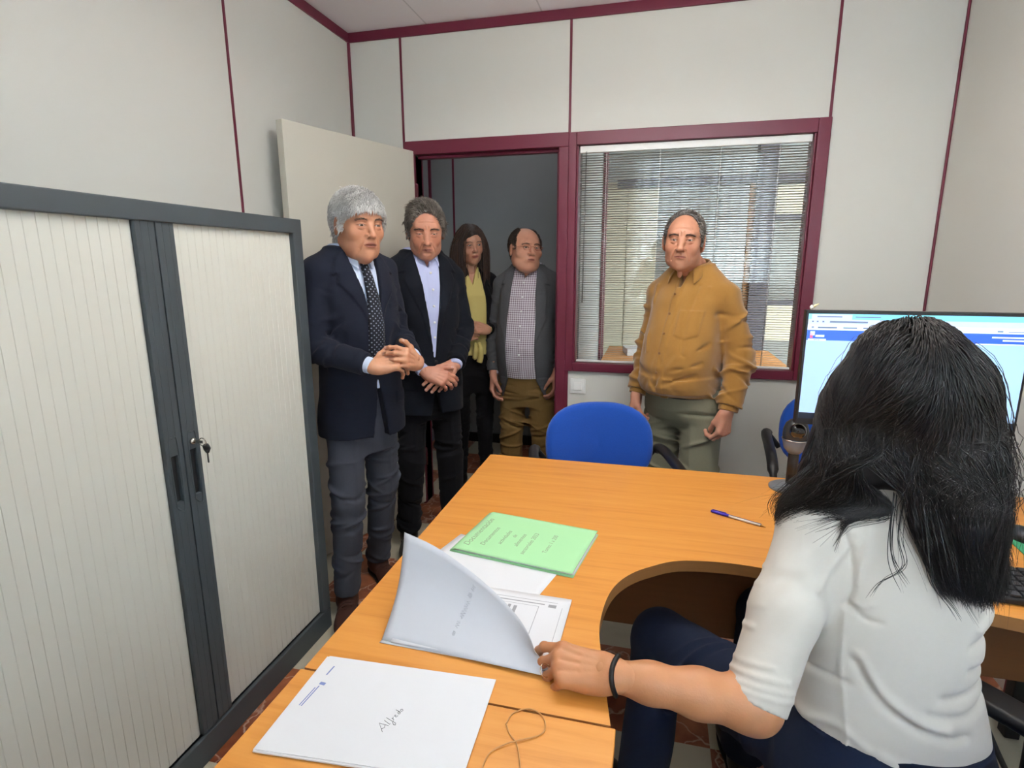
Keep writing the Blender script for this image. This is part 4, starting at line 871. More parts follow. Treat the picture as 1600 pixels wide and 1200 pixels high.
def short_hair(p, hs, M, parent):
    """combed short hair grown from the scalp; p['cuts'] leave the face and bald crown free"""
    g = p.get; t = g('hairt', .012); cc = np.array(lin(g('hair', '5A5048'))); c2 = np.array(lin(g('hair2', g('hair', '5A5048'))))
    s = SDF((-.11, -.14, -.12), (.11, .13, .16), .0026)
    s.add(ell((0, -.018, .034), (.077*g('skw', 1)+t*.75, .096+t*.8, .090+t))); s.add(ell((0, .008, .028), (.072+t*.4, .082+t*.4, .080+t)), .02); s.add(ell((0, -.055, -.02), (.060, .055, .055)), .03)
    cuts = [((0, .11, -.03), g('temple', (.13, .105, .085)))]+g('cuts', [((0, .115, -.03), (.105, .085, .098))])+[((0, -.02, -.115), (.12, .12, .062))]+[((x*.088, .004, -.012), (.03, .033, .047)) for x in (-1, 1)]
    for c_, r_c in cuts: s.cut(ell(c_, r_c), .004)
    if g('sideburn', 1):
        for x in (-1, 1): s.add(ell((x*.071, .018, .006), (.006, .010, .026)), .006)
    hv, hq = hs.mesh(); full = s.v.copy()
    thin = g('thin')
    msk = lambda c: (s.sample(c) < .0005)*(1-(thin(c) if thin else 0))*(c[:, 2] > -.09)
    P, N = scalp_points(hv, hq, g('nh', 5000), 4, msk); D = np.array(g('comb', (0, -1, 0)), float)[None]+N*g('lift', .2)+P*0; gt = g('fringe')
    if gt:
        f = np.clip((P[:, 1]-gt[0])/.05, 0, 1)[:, None]; D = D*(1-f)+np.array(gt[1], float)*f
    sd = np.clip((np.abs(P[:, 0])-.045)/.02, 0, 1)[:, None]*np.clip((.09-P[:, 2])/.03, 0, 1)[:, None]; D = D*(1-sd)+np.array((0, -.55, -.75))*sd
    bk = np.clip((-P[:, 1]-.03)/.03, 0, 1)[:, None]; D = D*(1-bk)+np.array((0, -.2, -.95))*bk
    rg = np.random.RandomState(7).uniform(0, 1, (len(P), 1)); lock = np.clip(.5+.8*noise(P[:, 0], P[:, 1], P[:, 2], 90, 9), 0, 1)[:, None]; mxx = np.clip(.5*rg+.6*lock-.05, 0, 1); col = (cc*(1-mxx)+c2*mxx)*np.random.RandomState(8).uniform(.75, 1.2, (len(P), 1))
    L = g('hlen', .022)*np.random.RandomState(3).uniform(.6, 1.2, len(P)); edge = np.clip(-s.sample(P)/.010, .25, 1)
    pts = [strands('h', P-N*.001, N, col, D, L*(.6+.4*edge)*(1-.45*sd[:, 0]), 7, hs, M, HAIR, parent, width=g('hw', .0009), margin=t*.62, gw=.10, wav=.13, seed=2)]
    s.v = s.v+t*.42
    for c_, r_c in cuts[:-3]: s.cut(ell(c_, np.array(r_c)+.005), .006)
    if not thin:
        s.disp(lambda X, Y, Z: noise(X, Y, Z, 70, 3, .0016)); V, Q = s.mesh(); pts.append((xf(V, M), Q, (cc*.75+c2*.1)+0*V))
    v, q, c = cat_mesh(pts); return arr_obj('hair', v, q, HAIR, parent, c)
def eyes(p, M, parent):
    sc_ = p.get('eye', 0)
    for x in (-1, 1):
        gz, gx = p.get('look', (0, 0))
        Me = M @ T(x*.0315, .0735, .0065) @ Rz(D2(gz)) @ Rx(D2(gx))
        prof = []; b = MB()
        n = 20; rad = .0129; V = []; Fc = []; mi = []
        for i in range(n+1):
            a = math.pi*i/n
            for k in range(24):
                t = 2*math.pi*k/24; V.append((rad*math.sin(a)*math.cos(t), rad*math.cos(a), rad*math.sin(a)*math.sin(t)))
        F0 = [];
        for i in range(n):
            for k in range(24): F0.append((i*24+k, (i+1)*24+k, (i+1)*24+(k+1) % 24, i*24+(k+1) % 24)); mi.append(1 if i < 3 else 0)
        V = [Me @ Vector(v) for v in V]
        raw('eye', V, F0, [EYEW, p.get('iris', IRIS)], parent, True, mi)
def brows(p, M, parent, hs):
    c = np.array(lin(p.get('browc', p.get('hair', '40332a')))); bt = p.get('browt', 1)
    for x in (-1, 1):
        g = np.random.RandomState(11+x); n = 95; t = g.uniform(0, 1, n); px_ = x*(.013+.037*t); pz = .0240+.0052*np.sin(t*2.6)-.0035*t**2+g.normal(0, .0016*bt, n)+p.get('browz', 0); py = .094-.016*t**1.5
        P = np.stack([px_, py, pz], 1)
        for _ in range(4): P = P-hs.grad(P)*np.clip(hs.sample(P), -.01, .01)[:, None]
        N = hs.grad(P); D = np.stack([x*np.ones(n), -.2+0*t, .6-.9*t], 1)+N*.25
        v, q, col = strands('b', P, N, np.tile(c, (n, 1))*g.uniform(.7, 1.3, (n, 1)), D, np.full(n, .0085), 4, hs, M, HAIR, parent, width=.00042*bt, margin=.0012, gw=0, wav=.05)
        arr_obj('eyebrow', v, q, HAIR, parent, col)
# ---- hand, in its own frame: wrist at 0, +y along the palm, +z the back of the hand; side -1 puts the thumb on -x
def hand_mesh(side, curl, M, arm=None, scale=1.0, skin='C98F72', h=.0019, thumb=(35, -25, 20, 25), spread=1.0, nails=True, armr=(.024, .029)):
    S = 1.0; s = SDF((-.10, -.11 if arm is not None else -.04, -.10), (.10, .20, .07), h); tips = []
    x_ = -side  # index finger side sign: thumb side
    bx = [x_*-.0 for _ in range(4)]; fx = [-.028, -.0095, .0095, .0275]; fl = [(.040, .025, .021), (.044, .028, .022), (.041, .026, .021), (.033, .020, .019)]; fy = [.088, .092, .088, .079]; fr = [.0092, .0095, .0090, .0080]
    for i in range(4):
        kx = side*fx[i]*-1*-1; k = A3((kx, fy[i], .004-abs(fx[i])*.12))
        s.add(cap((kx*.45, .006, -.001), k, .0150, .0108), .014); s.add(ell((kx, fy[i]-.002, .0075), (.0075, .009, .0055)), .008)
        c = curl[i] if isinstance(curl[0], (tuple, list)) else curl
        a = 0; p = k; yaw_ = side*(fx[i]*5.5)*spread
        for j in range(3):
            a += D2(c[j]); d = A3((math.sin(yaw_)*math.cos(a), math.cos(a)*math.cos(yaw_), -math.sin(a))); q = p+d*fl[i][j]
            r0 = fr[i]*(1-.07*j); s.add(cap(p, q, r0, r0*.92), .0035 if j else .008); s.add(ell(q, (r0*.98,)*3), .002)
            if j == 2:
                nrm = A3((-math.sin(yaw_)*0, math.sin(a), math.cos(a))); tips.append((q+nrm*r0*.75-d*.001, d, nrm, r0))
            else: pass
            p = q
    # palm pads
    s.add(rbox((0, .045, -.002), (.032, .042, .011), None, .010), .014); s.add(ell((side*-.0225, .035, -.010), (.014, .028, .012)), .012); s.add(ell((side*.024, .035, -.009), (.011, .03, .010)), .012)
    # thumb
    sp, dn, b1, b2 = thumb; b0 = A3((side*-.020, .014, -.008))
    a1 = D2(sp); d1 = A3((side*-math.sin(a1)*math.cos(D2(dn)), math.cos(a1)*math.cos(D2(dn)), math.sin(D2(dn))))
    q1 = b0+d1*.044; a2 = D2(sp-b1); d2_ = A3((side*-math.sin(a2)*math.cos(D2(dn)), math.cos(a2)*math.cos(D2(dn)), math.sin(D2(dn-6)))); q2 = q1+d2_*.033; a3 = D2(sp-b1-b2); d3 = A3((side*-math.sin(a3)*math.cos(D2(dn)), math.cos(a3)*math.cos(D2(dn)), math.sin(D2(dn-8)))); q3 = q2+d3*.026
    s.add(cap(b0, q1, .0155, .0118), .014); s.add(cap(q1, q2, .0112, .0102), .006); s.add(cap(q2, q3, .0104, .0088), .003)
    tn_ = np.cross(d3, A3((0, 0, 1))*side); tn_ = tn_/np.linalg.norm(tn_)*1.0; nr_ = A3((side*-.5, 0, .85)); tips.append((q3+nr_*.0068, d3, nr_, .0105))
    # wrist and forearm
    s.add(rbox((0, -.002, 0), (.025, .020, .0165), None, .014), .016)
    if arm is not None and len(arm) == 4:
        iv = np.linalg.inv(np.array(M)); w4 = iv[:3, :3] @ A3(arm[:3])+iv[:3, 3]; arm = w4/np.linalg.norm(w4)*.085
    if arm is not None: a_ = A3(arm); s.add(cap((0, -.004, 0), a_, armr[0]*.82, armr[1]), .016)
    for i in range(4):
        kx = side*fx[i]; groove(s, [(kx*.5, .025, .014), (kx*.95, fy[i]-.010, .014)], .0035, .0011)
        if i < 3: kn_ = side*(fx[i]+fx[i+1])/2; groove(s, [(kn_*.75, .055, .015), (kn_, .085, .013)], .0035, -.0012)
    V, Q = s.mesh(); base = np.array(lin(skin)); C = np.tile(base, (len(V), 1))
    kn = np.exp(-((V[:, 1]-.09)/.012)**2)*np.clip((V[:, 2]-.005)/.01, 0, 1); C = C*(1-.25*kn[:, None])+base*np.array([1.0, .72, .68])*.25*kn[:, None]
    if nails:
        for (c_, d_, n_, r_r) in tips:
            w_ = V-c_; al = w_ @ d_; nn = w_ @ n_; la = np.linalg.norm(w_-np.outer(al, d_)-np.outer(nn, n_), axis=1); m_ = (np.abs(al+.002) < .0058) & (la < r_r*.62) & (nn > -.004)
            C[m_] = C[m_]*.55+np.array([.75, .55, .5])*.45
    V = V*scale; return xf(V, M), Q, C
def frame(pos, fwd, up):
    f = Vector(fwd).normalized(); u = Vector(up); x = f.cross(u).normalized(); u = x.cross(f)
    return Matrix(((x.x, f.x, u.x, pos[0]), (x.y, f.y, u.y, pos[1]), (x.z, f.z, u.z, pos[2]), (0, 0, 0, 1)))
def shoe(name, M, parent, m, L=.28):
    M = M @ Matrix.Diagonal((1.08, 1.08, 1.08, 1))
    s = SDF((-.07, -.12, -.01), (.07, .22, .13), .0035)
    s.add(ell((0, -.035, .045), (.036, .050, .040))); s.add(ell((0, .09, .03), (.045, .10, .035)), .04); s.add(ell((0, .135, .028), (.040, .055, .028)), .03); s.add(cap((0, -.025, .05), (0, -.02, .11), .040, .040, True), .02)
    s.keep(lambda X, Y, Z: .012-Z+0*X); 
    V, Q = s.mesh(); o = arr_obj(name, xf(V, M), Q, m, parent)
    s = SDF((-.07, -.12, -.01), (.07, .22, .03), .0035); s.add(ell((0, -.035, .012), (.039, .055, .05))); s.add(ell((0, .085, .012), (.048, .115, .05)), .03); s.keep(lambda X, Y, Z: np.maximum(Z-.013, -Z)+0*X)
    V, Q = s.mesh(); arr_obj('sole', xf(V, M), Q, SOLE, o)
    b = MB()
    for i in range(4): b.tube(smooth_path([(-.018, .045+i*.014, .070-i*.005), (0, .047+i*.014, .078-i*.006), (.018, .045+i*.014, .070-i*.005)], 3), .0018, 5, M=M)
    b.build('laces', m, o); return o
def trousers(parent, J, m, waist, name='trousers', rr_=(.088, .068, .058), low=.05, zfront=None, hemr=.060, seed=1, h=.0048, wr=.006, cap_z=None, bz=1.0):
    hipL, hipR, knL, knR, anL, anR = [A3(J[k]) for k in ('hipL', 'hipR', 'kneeL', 'kneeR', 'ankL', 'ankR')]
    P = np.array([hipL, hipR, knL, knR, anL, anR]); lo = P.min(0)-.16; hi = P.max(0)+.16; hi[2] = waist[-1][0]+.02; lo[2] = min(anL[2], anR[2])-.03
    s = SDF(lo, hi, h); s.add(loft(waist, 2.4))
    for i, (a, k, n_) in enumerate(((hipL, knL, anL), (hipR, knR, anR))):
        s.add(cap(a, k, rr_[0], rr_[1]), .035)
    for i, (k, n_) in enumerate(((knL, anL), (knR, anR))): s.add(cap(k, n_, rr_[1], hemr, True), .012)
    for i, (a, k, n_) in enumerate(((hipL, knL, anL), (hipR, knR, anR))):
        wrinkle(s, a, k, .095, wr*.7, 5, seed+i); wrinkle(s, k+(a-k)*.25, k-(k-n_)*.35, .085, wr, 5, seed+5+i); wrinkle(s, k+(n_-k)*.45, n_+(n_-k)*.02, .08, wr*.9, 6, seed+9+i)
        u = A3((0, 1, 0)); groove(s, [a+A3((0, rr_[0], 0)), k+A3((0, rr_[1]*1.0, 0)), n_+A3((0, hemr*.95, 0))], .007, .003)
        cr = (hipL+hipR)/2; sx = np.sign(a[0]-cr[0])
        for j in range(4): groove(s, [cr+A3((sx*.012, .07-.0*j, -.015-.01*j)), cr+A3((sx*(.075+.012*j), .085, .035-.035*j))], .007, .0035)
    groove(s, [((hipL+hipR)/2)[:]+A3((0, .12, .12)), (hipL+hipR)/2+A3((0, .09, -.04))], .005, -.004)
    s.disp(lambda X, Y, Z: noise(X, Y, Z, 28, seed, .0022))
    return fit(s, name, m, parent)
def body_under(J, rows, skin, h=.009):
    s = SDF((-.42, -.3, 0), (.42, .5, 1.55), h); s.add(loft([(z, cx, cy, rx-.024, ry-.024) for z, cx, cy, rx, ry in seg_rows(rows, max(rows[0][0], .80), rows[-1][0], 0)], 2.2)); s.add(cap((-.06, 0, .83), (.06, 0, .83), .07), .03)
    for S_ in 'LR':
        chain(s, [J['sh'+S_], J['el'+S_], J['wr'+S_]], [.045, .038, .026], .03); chain(s, [J['hip'+S_], J['knee'+S_], J['ank'+S_]], [.064, .040, .028], .03)
        s.add(cap(A3(J['ank'+S_]), A3(J['ank'+S_])+A3((0, .012, -.045)), .03, .026), .02)
    s.add(cap((0, rows[-1][2], rows[-1][0]-.05), J['neck'], .05, .05), .04)
    V, Q = s.mesh(); return V, Q, np.tile(np.array(lin(skin)), (len(V), 1))
# ------------------------------------------------------------------ the standing people
TORSO = [(.70, 0, -.005, .158, .128), (.86, 0, 0, .158, .126), (.98, 0, .005, .143, .116), (1.08, 0, .008, .134, .112), (1.20, 0, .008, .142, .116), (1.32, 0, -.002, .150, .112), (1.40, 0, -.015, .135, .090), (1.445, 0, -.025, .115, .072), (1.475, 0, -.03, .07, .058), (1.50, 0, -.03, .058, .054)]
def joints(**k):
    J = dict(shL=(-.185, -.015, 1.395), shR=(.185, -.015, 1.395), elL=(-.24, -.02, 1.12), elR=(.24, -.02, 1.12), wrL=(-.24, .05, .87), wrR=(.24, .05, .87), hipL=(-.080, 0, .86), hipR=(.080, 0, .86), kneeL=(-.10, .02, .47), kneeR=(.10, .02, .47), ankL=(-.11, 0, .09), ankR=(.11, 0, .09), neck=(0, -.03, 1.47))
    J.update(k); return J
def grow(rows, t, a=None, b=None): return [(z, cx, cy, rx+t, ry+t) for z, cx, cy, rx, ry in rows if (a is None or z >= a) and (b is None or z <= b)]
def seg_rows(rows, z0, z1, t):
    r = np.array(rows); zs = [z0]+[q for q in r[:, 0] if z0 < q < z1]+[z1]
    return [(z, *[np.interp(z, r[:, 0], r[:, c]) for c in (1, 2)], np.interp(z, r[:, 0], r[:, 3])+t, np.interp(z, r[:, 0], r[:, 4])+t) for z in zs]
def upper(rows, J, hem, t, sr, cuff=1.0, h=.0046, top=1.475, wr=.005, seed=3, und=.003, k=.03, belly=None, sag=None, pad=0):
    """torso and sleeves of a jacket or shirt"""
    P = np.array([J[q] for q in ('shL', 'shR', 'elL', 'elR', 'wrL', 'wrR')], float)
    lo = np.minimum(P.min(0)-.11, (-.25, -.24, hem-.02)); hi = np.maximum(P.max(0)+.11, (.25, .30, top+.05))
    s = SDF(lo, hi, h); s.add(loft(seg_rows(rows, hem, top, t), 2.35))
    if belly: s.add(ell(*belly), .05)
    for S_ in 'LR':
        sh, el, wr_ = A3(J['sh'+S_]), A3(J['el'+S_]), A3(J['wr'+S_]); wr2 = el+(wr_-el)*cuff
        nk = A3((np.sign(sh[0])*.05, sh[1], top-.025))
        s.add(cap(nk, sh+A3((0, 0, pad)), .040+t*.5, sr[0]*.92), .045)
        s.add(cap(sh, el, sr[0], sr[1]), .022); s.add(cap(el, wr2, sr[1], sr[2], True), .010)
    for i, S_ in enumerate('LR'):
        sh, el, wr_ = A3(J['sh'+S_]), A3(J['el'+S_]), A3(J['wr'+S_]); wr2 = el+(wr_-el)*cuff
        wrinkle(s, sh+(el-sh)*.15, el, sr[0]*1.15, wr*.7, 4, seed+i); wrinkle(s, el-(el-sh)*.3, el+(wr2-el)*.4, sr[1]*1.35, wr*1.2, 4, seed+4+i); wrinkle(s, el+(wr2-el)*.2, wr2, sr[2]*1.4, wr, 5, seed+8+i)
        sx = np.sign(sh[0]); 
        groove(s, [sh+A3((-sx*.035, .055, .035)), sh+A3((-sx*.030, .085, -.03)), sh+A3((-sx*.035, .07, -.11))], .006, -.0035)
        for j in range(3): groove(s, [sh+A3((-sx*.03, .08, -.07-.02*j)), sh+A3((-sx*(.08+.02*j), .11, -.11-.045*j))], .008, .0035)
    s.disp(lambda X, Y, Z: noise(X, Y, Z, 24, seed, und)+noise(X, Y, Z, 55, seed+1, und*.4))
    return s
def collar(name, parent, m, ny, nz, r, h_=.036, open_=.045, tilt=.18, M=None, pt=.062, spread=.42, th=.0035):
    """turned-down shirt collar round the neck, open at the front"""
    b = MB(); n = 36; V = []; Fc = []
    a0 = open_/r*.5
    for i in range(n+1):
        t = a0+(2*math.pi-2*a0)*i/n; x, y = math.sin(t), math.cos(t)
        fr = max(0, math.cos(t)); bk = max(0, -math.cos(t)); z0 = nz-.010*0-.018*fr+.012*bk; top = z0+h_*(.95+.15*bk)
        pl_ = max(0, 1-min(i, n-i)/5.0); dr = h_*(1.05)+pt*.55*pl_**1.3
        r1 = r; r2 = r+.005; r3 = r+.014+.006*pl_
        ring = [(r1*x, ny+r1*y*1.02, z0), (r1*.97*x, ny+r1*.97*y, top), (r2*x, ny+r2*y, top+.002), (r3*x+.012*pl_*np.sign(x), ny+r3*y*1.05+.012*pl_, top-dr*.55), ((r3+.004)*x+spread*pt*.5*pl_*np.sign(x), ny+(r3+.004)*y*1.06+.020*pl_, top-dr)]
        V += ring
    m_ = 5
    for i in range(n):
        for j in range(m_-1): a = i*m_+j; Fc.append((a, a+m_, a+m_+1, a+1))
    o = raw(name, V, Fc, m, parent, True); so = o.modifiers.new('t', 'SOLIDIFY'); so.thickness = th; so.offset = 0
    sb = o.modifiers.new('s', 'SUBSURF'); sb.levels = sb.render_levels = 1; return o
def make_head(root, p, Mh, J, skinrows, hands, extra=None):
    """face, neck, hands and the clothed body under them as one body mesh; hair, eyes and brows as its children"""
    Mi = np.linalg.inv(np.array(Mh)); nb = (Mi[:3, :3] @ A3(J['neck'])+Mi[:3, 3])
    hs = head_sdf(p, neck=nb); V, Q = hs.mesh(); C = head_cols(V, p); parts = [(xf(V, Mh), Q, C)]
    parts.append(body_under(J, skinrows, p.get('skin', 'C98F72'))); parts += hands
    v, q, c = cat_mesh(parts); body = arr_obj('body', v, q, SKIN, root, c)
    eyes(p, Mh, body); brows(p, Mh, body, hs)
    return body, hs
def Hm(pos, yaw, pitch=0, roll=0, s=1, wx=1): return T(*pos) @ Rz(D2(yaw)) @ Rx(D2(pitch)) @ Ry(D2(roll)) @ Matrix.Diagonal((s*wx, s, s, 1))
def carve(s, pts, yfun=0.0, depth=-1):
    """remove the front of a garment inside a polygon of the xz plane"""
    X, Y, Z = s.ax[0][:, None, None], s.ax[1][None, :, None], s.ax[2][None, None, :]
    d2 = poly2(X, Z, pts).astype(f4); d = np.maximum(d2, yfun-Y); s.v = np.maximum(s.v, -d).astype(f4)
def raise_(s, pts, amt, y0=0.0, soft=.002):
    X, Y, Z = s.ax[0][:, None, None], s.ax[1][None, :, None], s.ax[2][None, None, :]
    d2 = poly2(X, Z, pts).astype(f4); s.v = s.v-(amt*np.clip(.5-d2/soft*.5, 0, 1)*(Y > y0)).astype(f4)
def mirror(P): return [(-x, z) for x, z in P]
def suit(parent, rows, J, m, hem, btn, neckw=.062, vtop=1.47, top=1.478, lapw=.075, gape=.05, open_=None, sr=(.068, .058, .048), t=.017, cuff=.93, seed=3, btns=(), cx=0, pocket=True, und=.003, h=.0046, name='jacket'):
    """btn: height of the closed button; open_ = half width of an unbuttoned front"""
    s = upper(rows, J, hem, t, sr, cuff, h=h, top=top, seed=seed, und=und, pad=.006)
    if open_ is None:
        V_ = [(cx-neckw, vtop), (cx-neckw, vtop+.08), (cx+neckw, vtop+.08), (cx+neckw, vtop), (cx+.004, btn+.01), (cx-.004, btn+.01)]
        lapR = [(neckw*.75, vtop+.03), (neckw+lapw*.55, vtop-.02), (neckw+lapw*.95, vtop-.085), (neckw+lapw*.62, vtop-.078), (neckw+lapw*.78, vtop-.115), (lapw*.7, (vtop+btn)/2-.03), (.002, btn+.012), (neckw*.5, (vtop+btn)/2+.02)]
        low = [(cx-.003, btn-.13), (cx+.003, btn-.13), (cx+gape*.6, hem-.02), (cx-gape*.6, hem-.02)]
    else:
        a, b_ = open_; V_ = [(cx-neckw, vtop), (cx-neckw, vtop+.08), (cx+neckw, vtop+.08), (cx+neckw, vtop), (cx+a, (vtop+hem)/2+.1), (cx+b_, hem+.16), (cx+b_+gape, hem-.03), (cx-b_-gape, hem-.03), (cx-b_, hem+.16), (cx-a, (vtop+hem)/2+.1)]
        lapR = [(neckw*.9, vtop+.03), (neckw+lapw*.7, vtop-.02), (neckw+lapw*1.1, vtop-.09), (neckw+lapw*.75, vtop-.083), (neckw+lapw*.95, vtop-.12), (a+lapw*.8, (vtop+hem)/2+.12), (b_+.004, btn), (a*.8, (vtop+hem)/2+.1)]
        low = None
    q = lambda P: [(x+cx, z) for x, z in P]
    raise_(s, q(lapR), .0065, .0); raise_(s, q(mirror(lapR)), .0065, .0)
    if open_ is None: groove(s, [(cx-.012, .17, btn+.02), (cx-.012, .16, hem)], .004, -.004)
    if pocket:
        for x in (-1, 1): raise_(s, [(cx+x*.085, hem+.17), (cx+x*.145, hem+.17), (cx+x*.147, hem+.125), (cx+x*.083, hem+.125)], .0035, .02)
        raise_(s, [(cx-.135, 1.28), (cx-.075, 1.275), (cx-.074, 1.258), (cx-.134, 1.262)], .0035, .03)
    carve(s, V_, .02)
    if low: carve(s, low, -.0)
    s.cut(cap((0, J['neck'][1], top-.05), (0, J['neck'][1]-.01, top+.1), .058, .064), .004)
    jk = fit(s, name, m, parent)
    for z in btns:
        y = J['_yb']+.0; b = MB(); b.lathe([(.009, 0), (.009, .003), (.006, .0042)], 16, M=T(cx-.004, y, z) @ Rx(D2(-90))); b.build('button', BLACK, jk)
    return jk
def solid_shirt(name, parent, rows, J, m, hem, t=.004, top=1.485, sr=(.040, .031, .031), cuff=1.0, und=.0022, seed=5, h=.0046, placket=True, belly=None, belly_cut=None):
    s = upper(rows, J, hem, t, sr, cuff, h=h, top=top, seed=seed, und=und, wr=.0012, belly=belly)
    s.cut(cap((0, J['neck'][1], top-.06), (0, J['neck'][1]-.01, top+.1), .052, .058), .004)
    if placket: raise_(s, [(-.016, top+.03), (.012, top+.03), (.012, hem), (-.016, hem)], .003, 0)
    return s
def fitS(s, name, m, parent): return fit(s, name, m, parent)

PEOPLE = {}
def person(loc, heading, label, group=None):
    return empty('person', (*loc, 0), D2(heading-90), label, 'person', group)

# ---- man in the navy suit and tie, nearest, beside the cabinet
def man_suit():
    r = person((-1.145, 2.02), -30, 'grey-haired man in a navy suit and dotted dark tie talking with hands joined')
    J = joints(shL=(-.148, -.02, 1.39), shR=(.148, -.015, 1.39), elL=(-.185, .0, 1.13), elR=(.195, .02, 1.12), wrL=(-.075, .265, 1.075), wrR=(.085, .235, 1.06), ankL=(-.115, -.13, .09), kneeL=(-.10, -.03, .48), hipL=(-.078, -.01, .86), ankR=(.14, .03, .09), kneeR=(.115, .05, .48), neck=(0, -.02, 1.46), _yb=.137)
    rows = TORSO
    NAVY = cloth('navy_wool', '1E2230', bs=1100); TR = cloth('slate_trousers', '464954', bs=900)
    p = dict(skin='C98F70', hair='BEBDBB', hair2='F6F5F3', hairt=.017, age=1.6, nose=1.05, jaw=1.0, face=1.0, browc='54453B', open=.0035, mouth=1.05, eyeopen=.55, jowl=.35, hlen=.030, nh=9000, lift=.14, comb=(.45, .6, .05), fringe=(.045, (.35, .40, -.75)), look=(0, -8), cuts=[((0, .122, -.03), (.100, .085, .098))], hw=.0010, skw=1.03)
    Mh = Hm((0, .055, 1.565), -4, -6, 0, 1.04, 1.02)
    Mr = frame((.075, .245, 1.062), (-.93, .30, .05), (.25, .85, .35)); Ml = frame((-.080, .270, 1.078), (.93, .30, .15), (-.35, .90, .30))
    Mr = frame((.085, .240, 1.060), (-.90, .28, .12), (.30, .55, .75)); Ml = frame((-.095, .262, 1.055), (.80, .34, .32), (-.35, .93, .10))
    hands = [hand_mesh(1, [(25, 20, 10), (32, 25, 12), (40, 28, 14), (48, 30, 15)], Mr, arm=(*J['elR'], 1), thumb=(48, 5, 15, 15), skin='CC9474'), hand_mesh(-1, [(35, 45, 25), (40, 50, 30), (45, 55, 30), (50, 55, 30)], Ml, arm=(*J['elL'], 1), thumb=(42, 0, 20, 20), skin='CC9474')]
    body, hs = make_head(r, p, Mh, J, rows, hands); short_hair(p, hs, Mh, body)
    SH = cloth('pale_blue_shirt', 'C9D6EE', var=.02, bump=.15)
    fitS(solid_shirt('shirt', r, rows, J, SH, .95, cuff=1.0, sr=(.040, .031, .033)), 'shirt', SH, r)
    collar('shirt_collar', r, SH, J['neck'][1]+.004, 1.455, .060, open_=.02, pt=.06)
    # tie
    t = MB(); TI = dots_mat('dotted_tie', '22242E', '8E96A8'); yc = lambda z: np.interp(z, [1.04, 1.10, 1.2, 1.3, 1.38, 1.43, 1.46], [.138, .140, .146, .132, .105, .075, .062])
    zz = np.linspace(1.06, 1.425, 16); V = []; Fc = []
    for z in zz:
        w_ = np.interp(z, [1.06, 1.2, 1.40, 1.425], [.036, .033, .016, .014]); y = yc(z)
        V += [(-w_, y-.006, z), (-w_*.55, y+.004, z), (0, y+.0065, z), (w_*.55, y+.004, z), (w_, y-.006, z)]
    for i in range(len(zz)-1):
        for j in range(4): a = i*5+j; Fc.append((a, a+1, a+6, a+5))
    tie = raw('necktie', V, Fc, TI, r, True); so = tie.modifiers.new('t', 'SOLIDIFY'); so.thickness = .004
    ks = SDF((-.04, .03, 1.40), (.04, .12, 1.49), .002); ks.add(loft([(1.415, 0, .080, .013, .012), (1.44, 0, .072, .019, .013), (1.463, 0, .062, .024, .013)], 2.5)); fit(ks, 'tie_knot', TI, tie)
    suit(r, rows, J, NAVY, .755, 1.115, cuff=.90, btns=(1.10,), gape=.06, sr=(.056, .052, .042))
    trousers(r, J, TR, [(.68, 0, -.005, .11, .095), (.78, 0, 0, .146, .112), (.95, 0, 0, .138, .106), (1.0, 0, 0, .13, .10)], rr_=(.078, .064, .050), hemr=.052, wr=.010, seed=4)
    for S_, yw in (('L', -8), ('R', -30)):
        a = J['ank'+S_]; shoe('shoe', T(a[0], a[1], 0) @ Rz(D2(yw)) @ T(0, .02, 0), r, BROWNL)
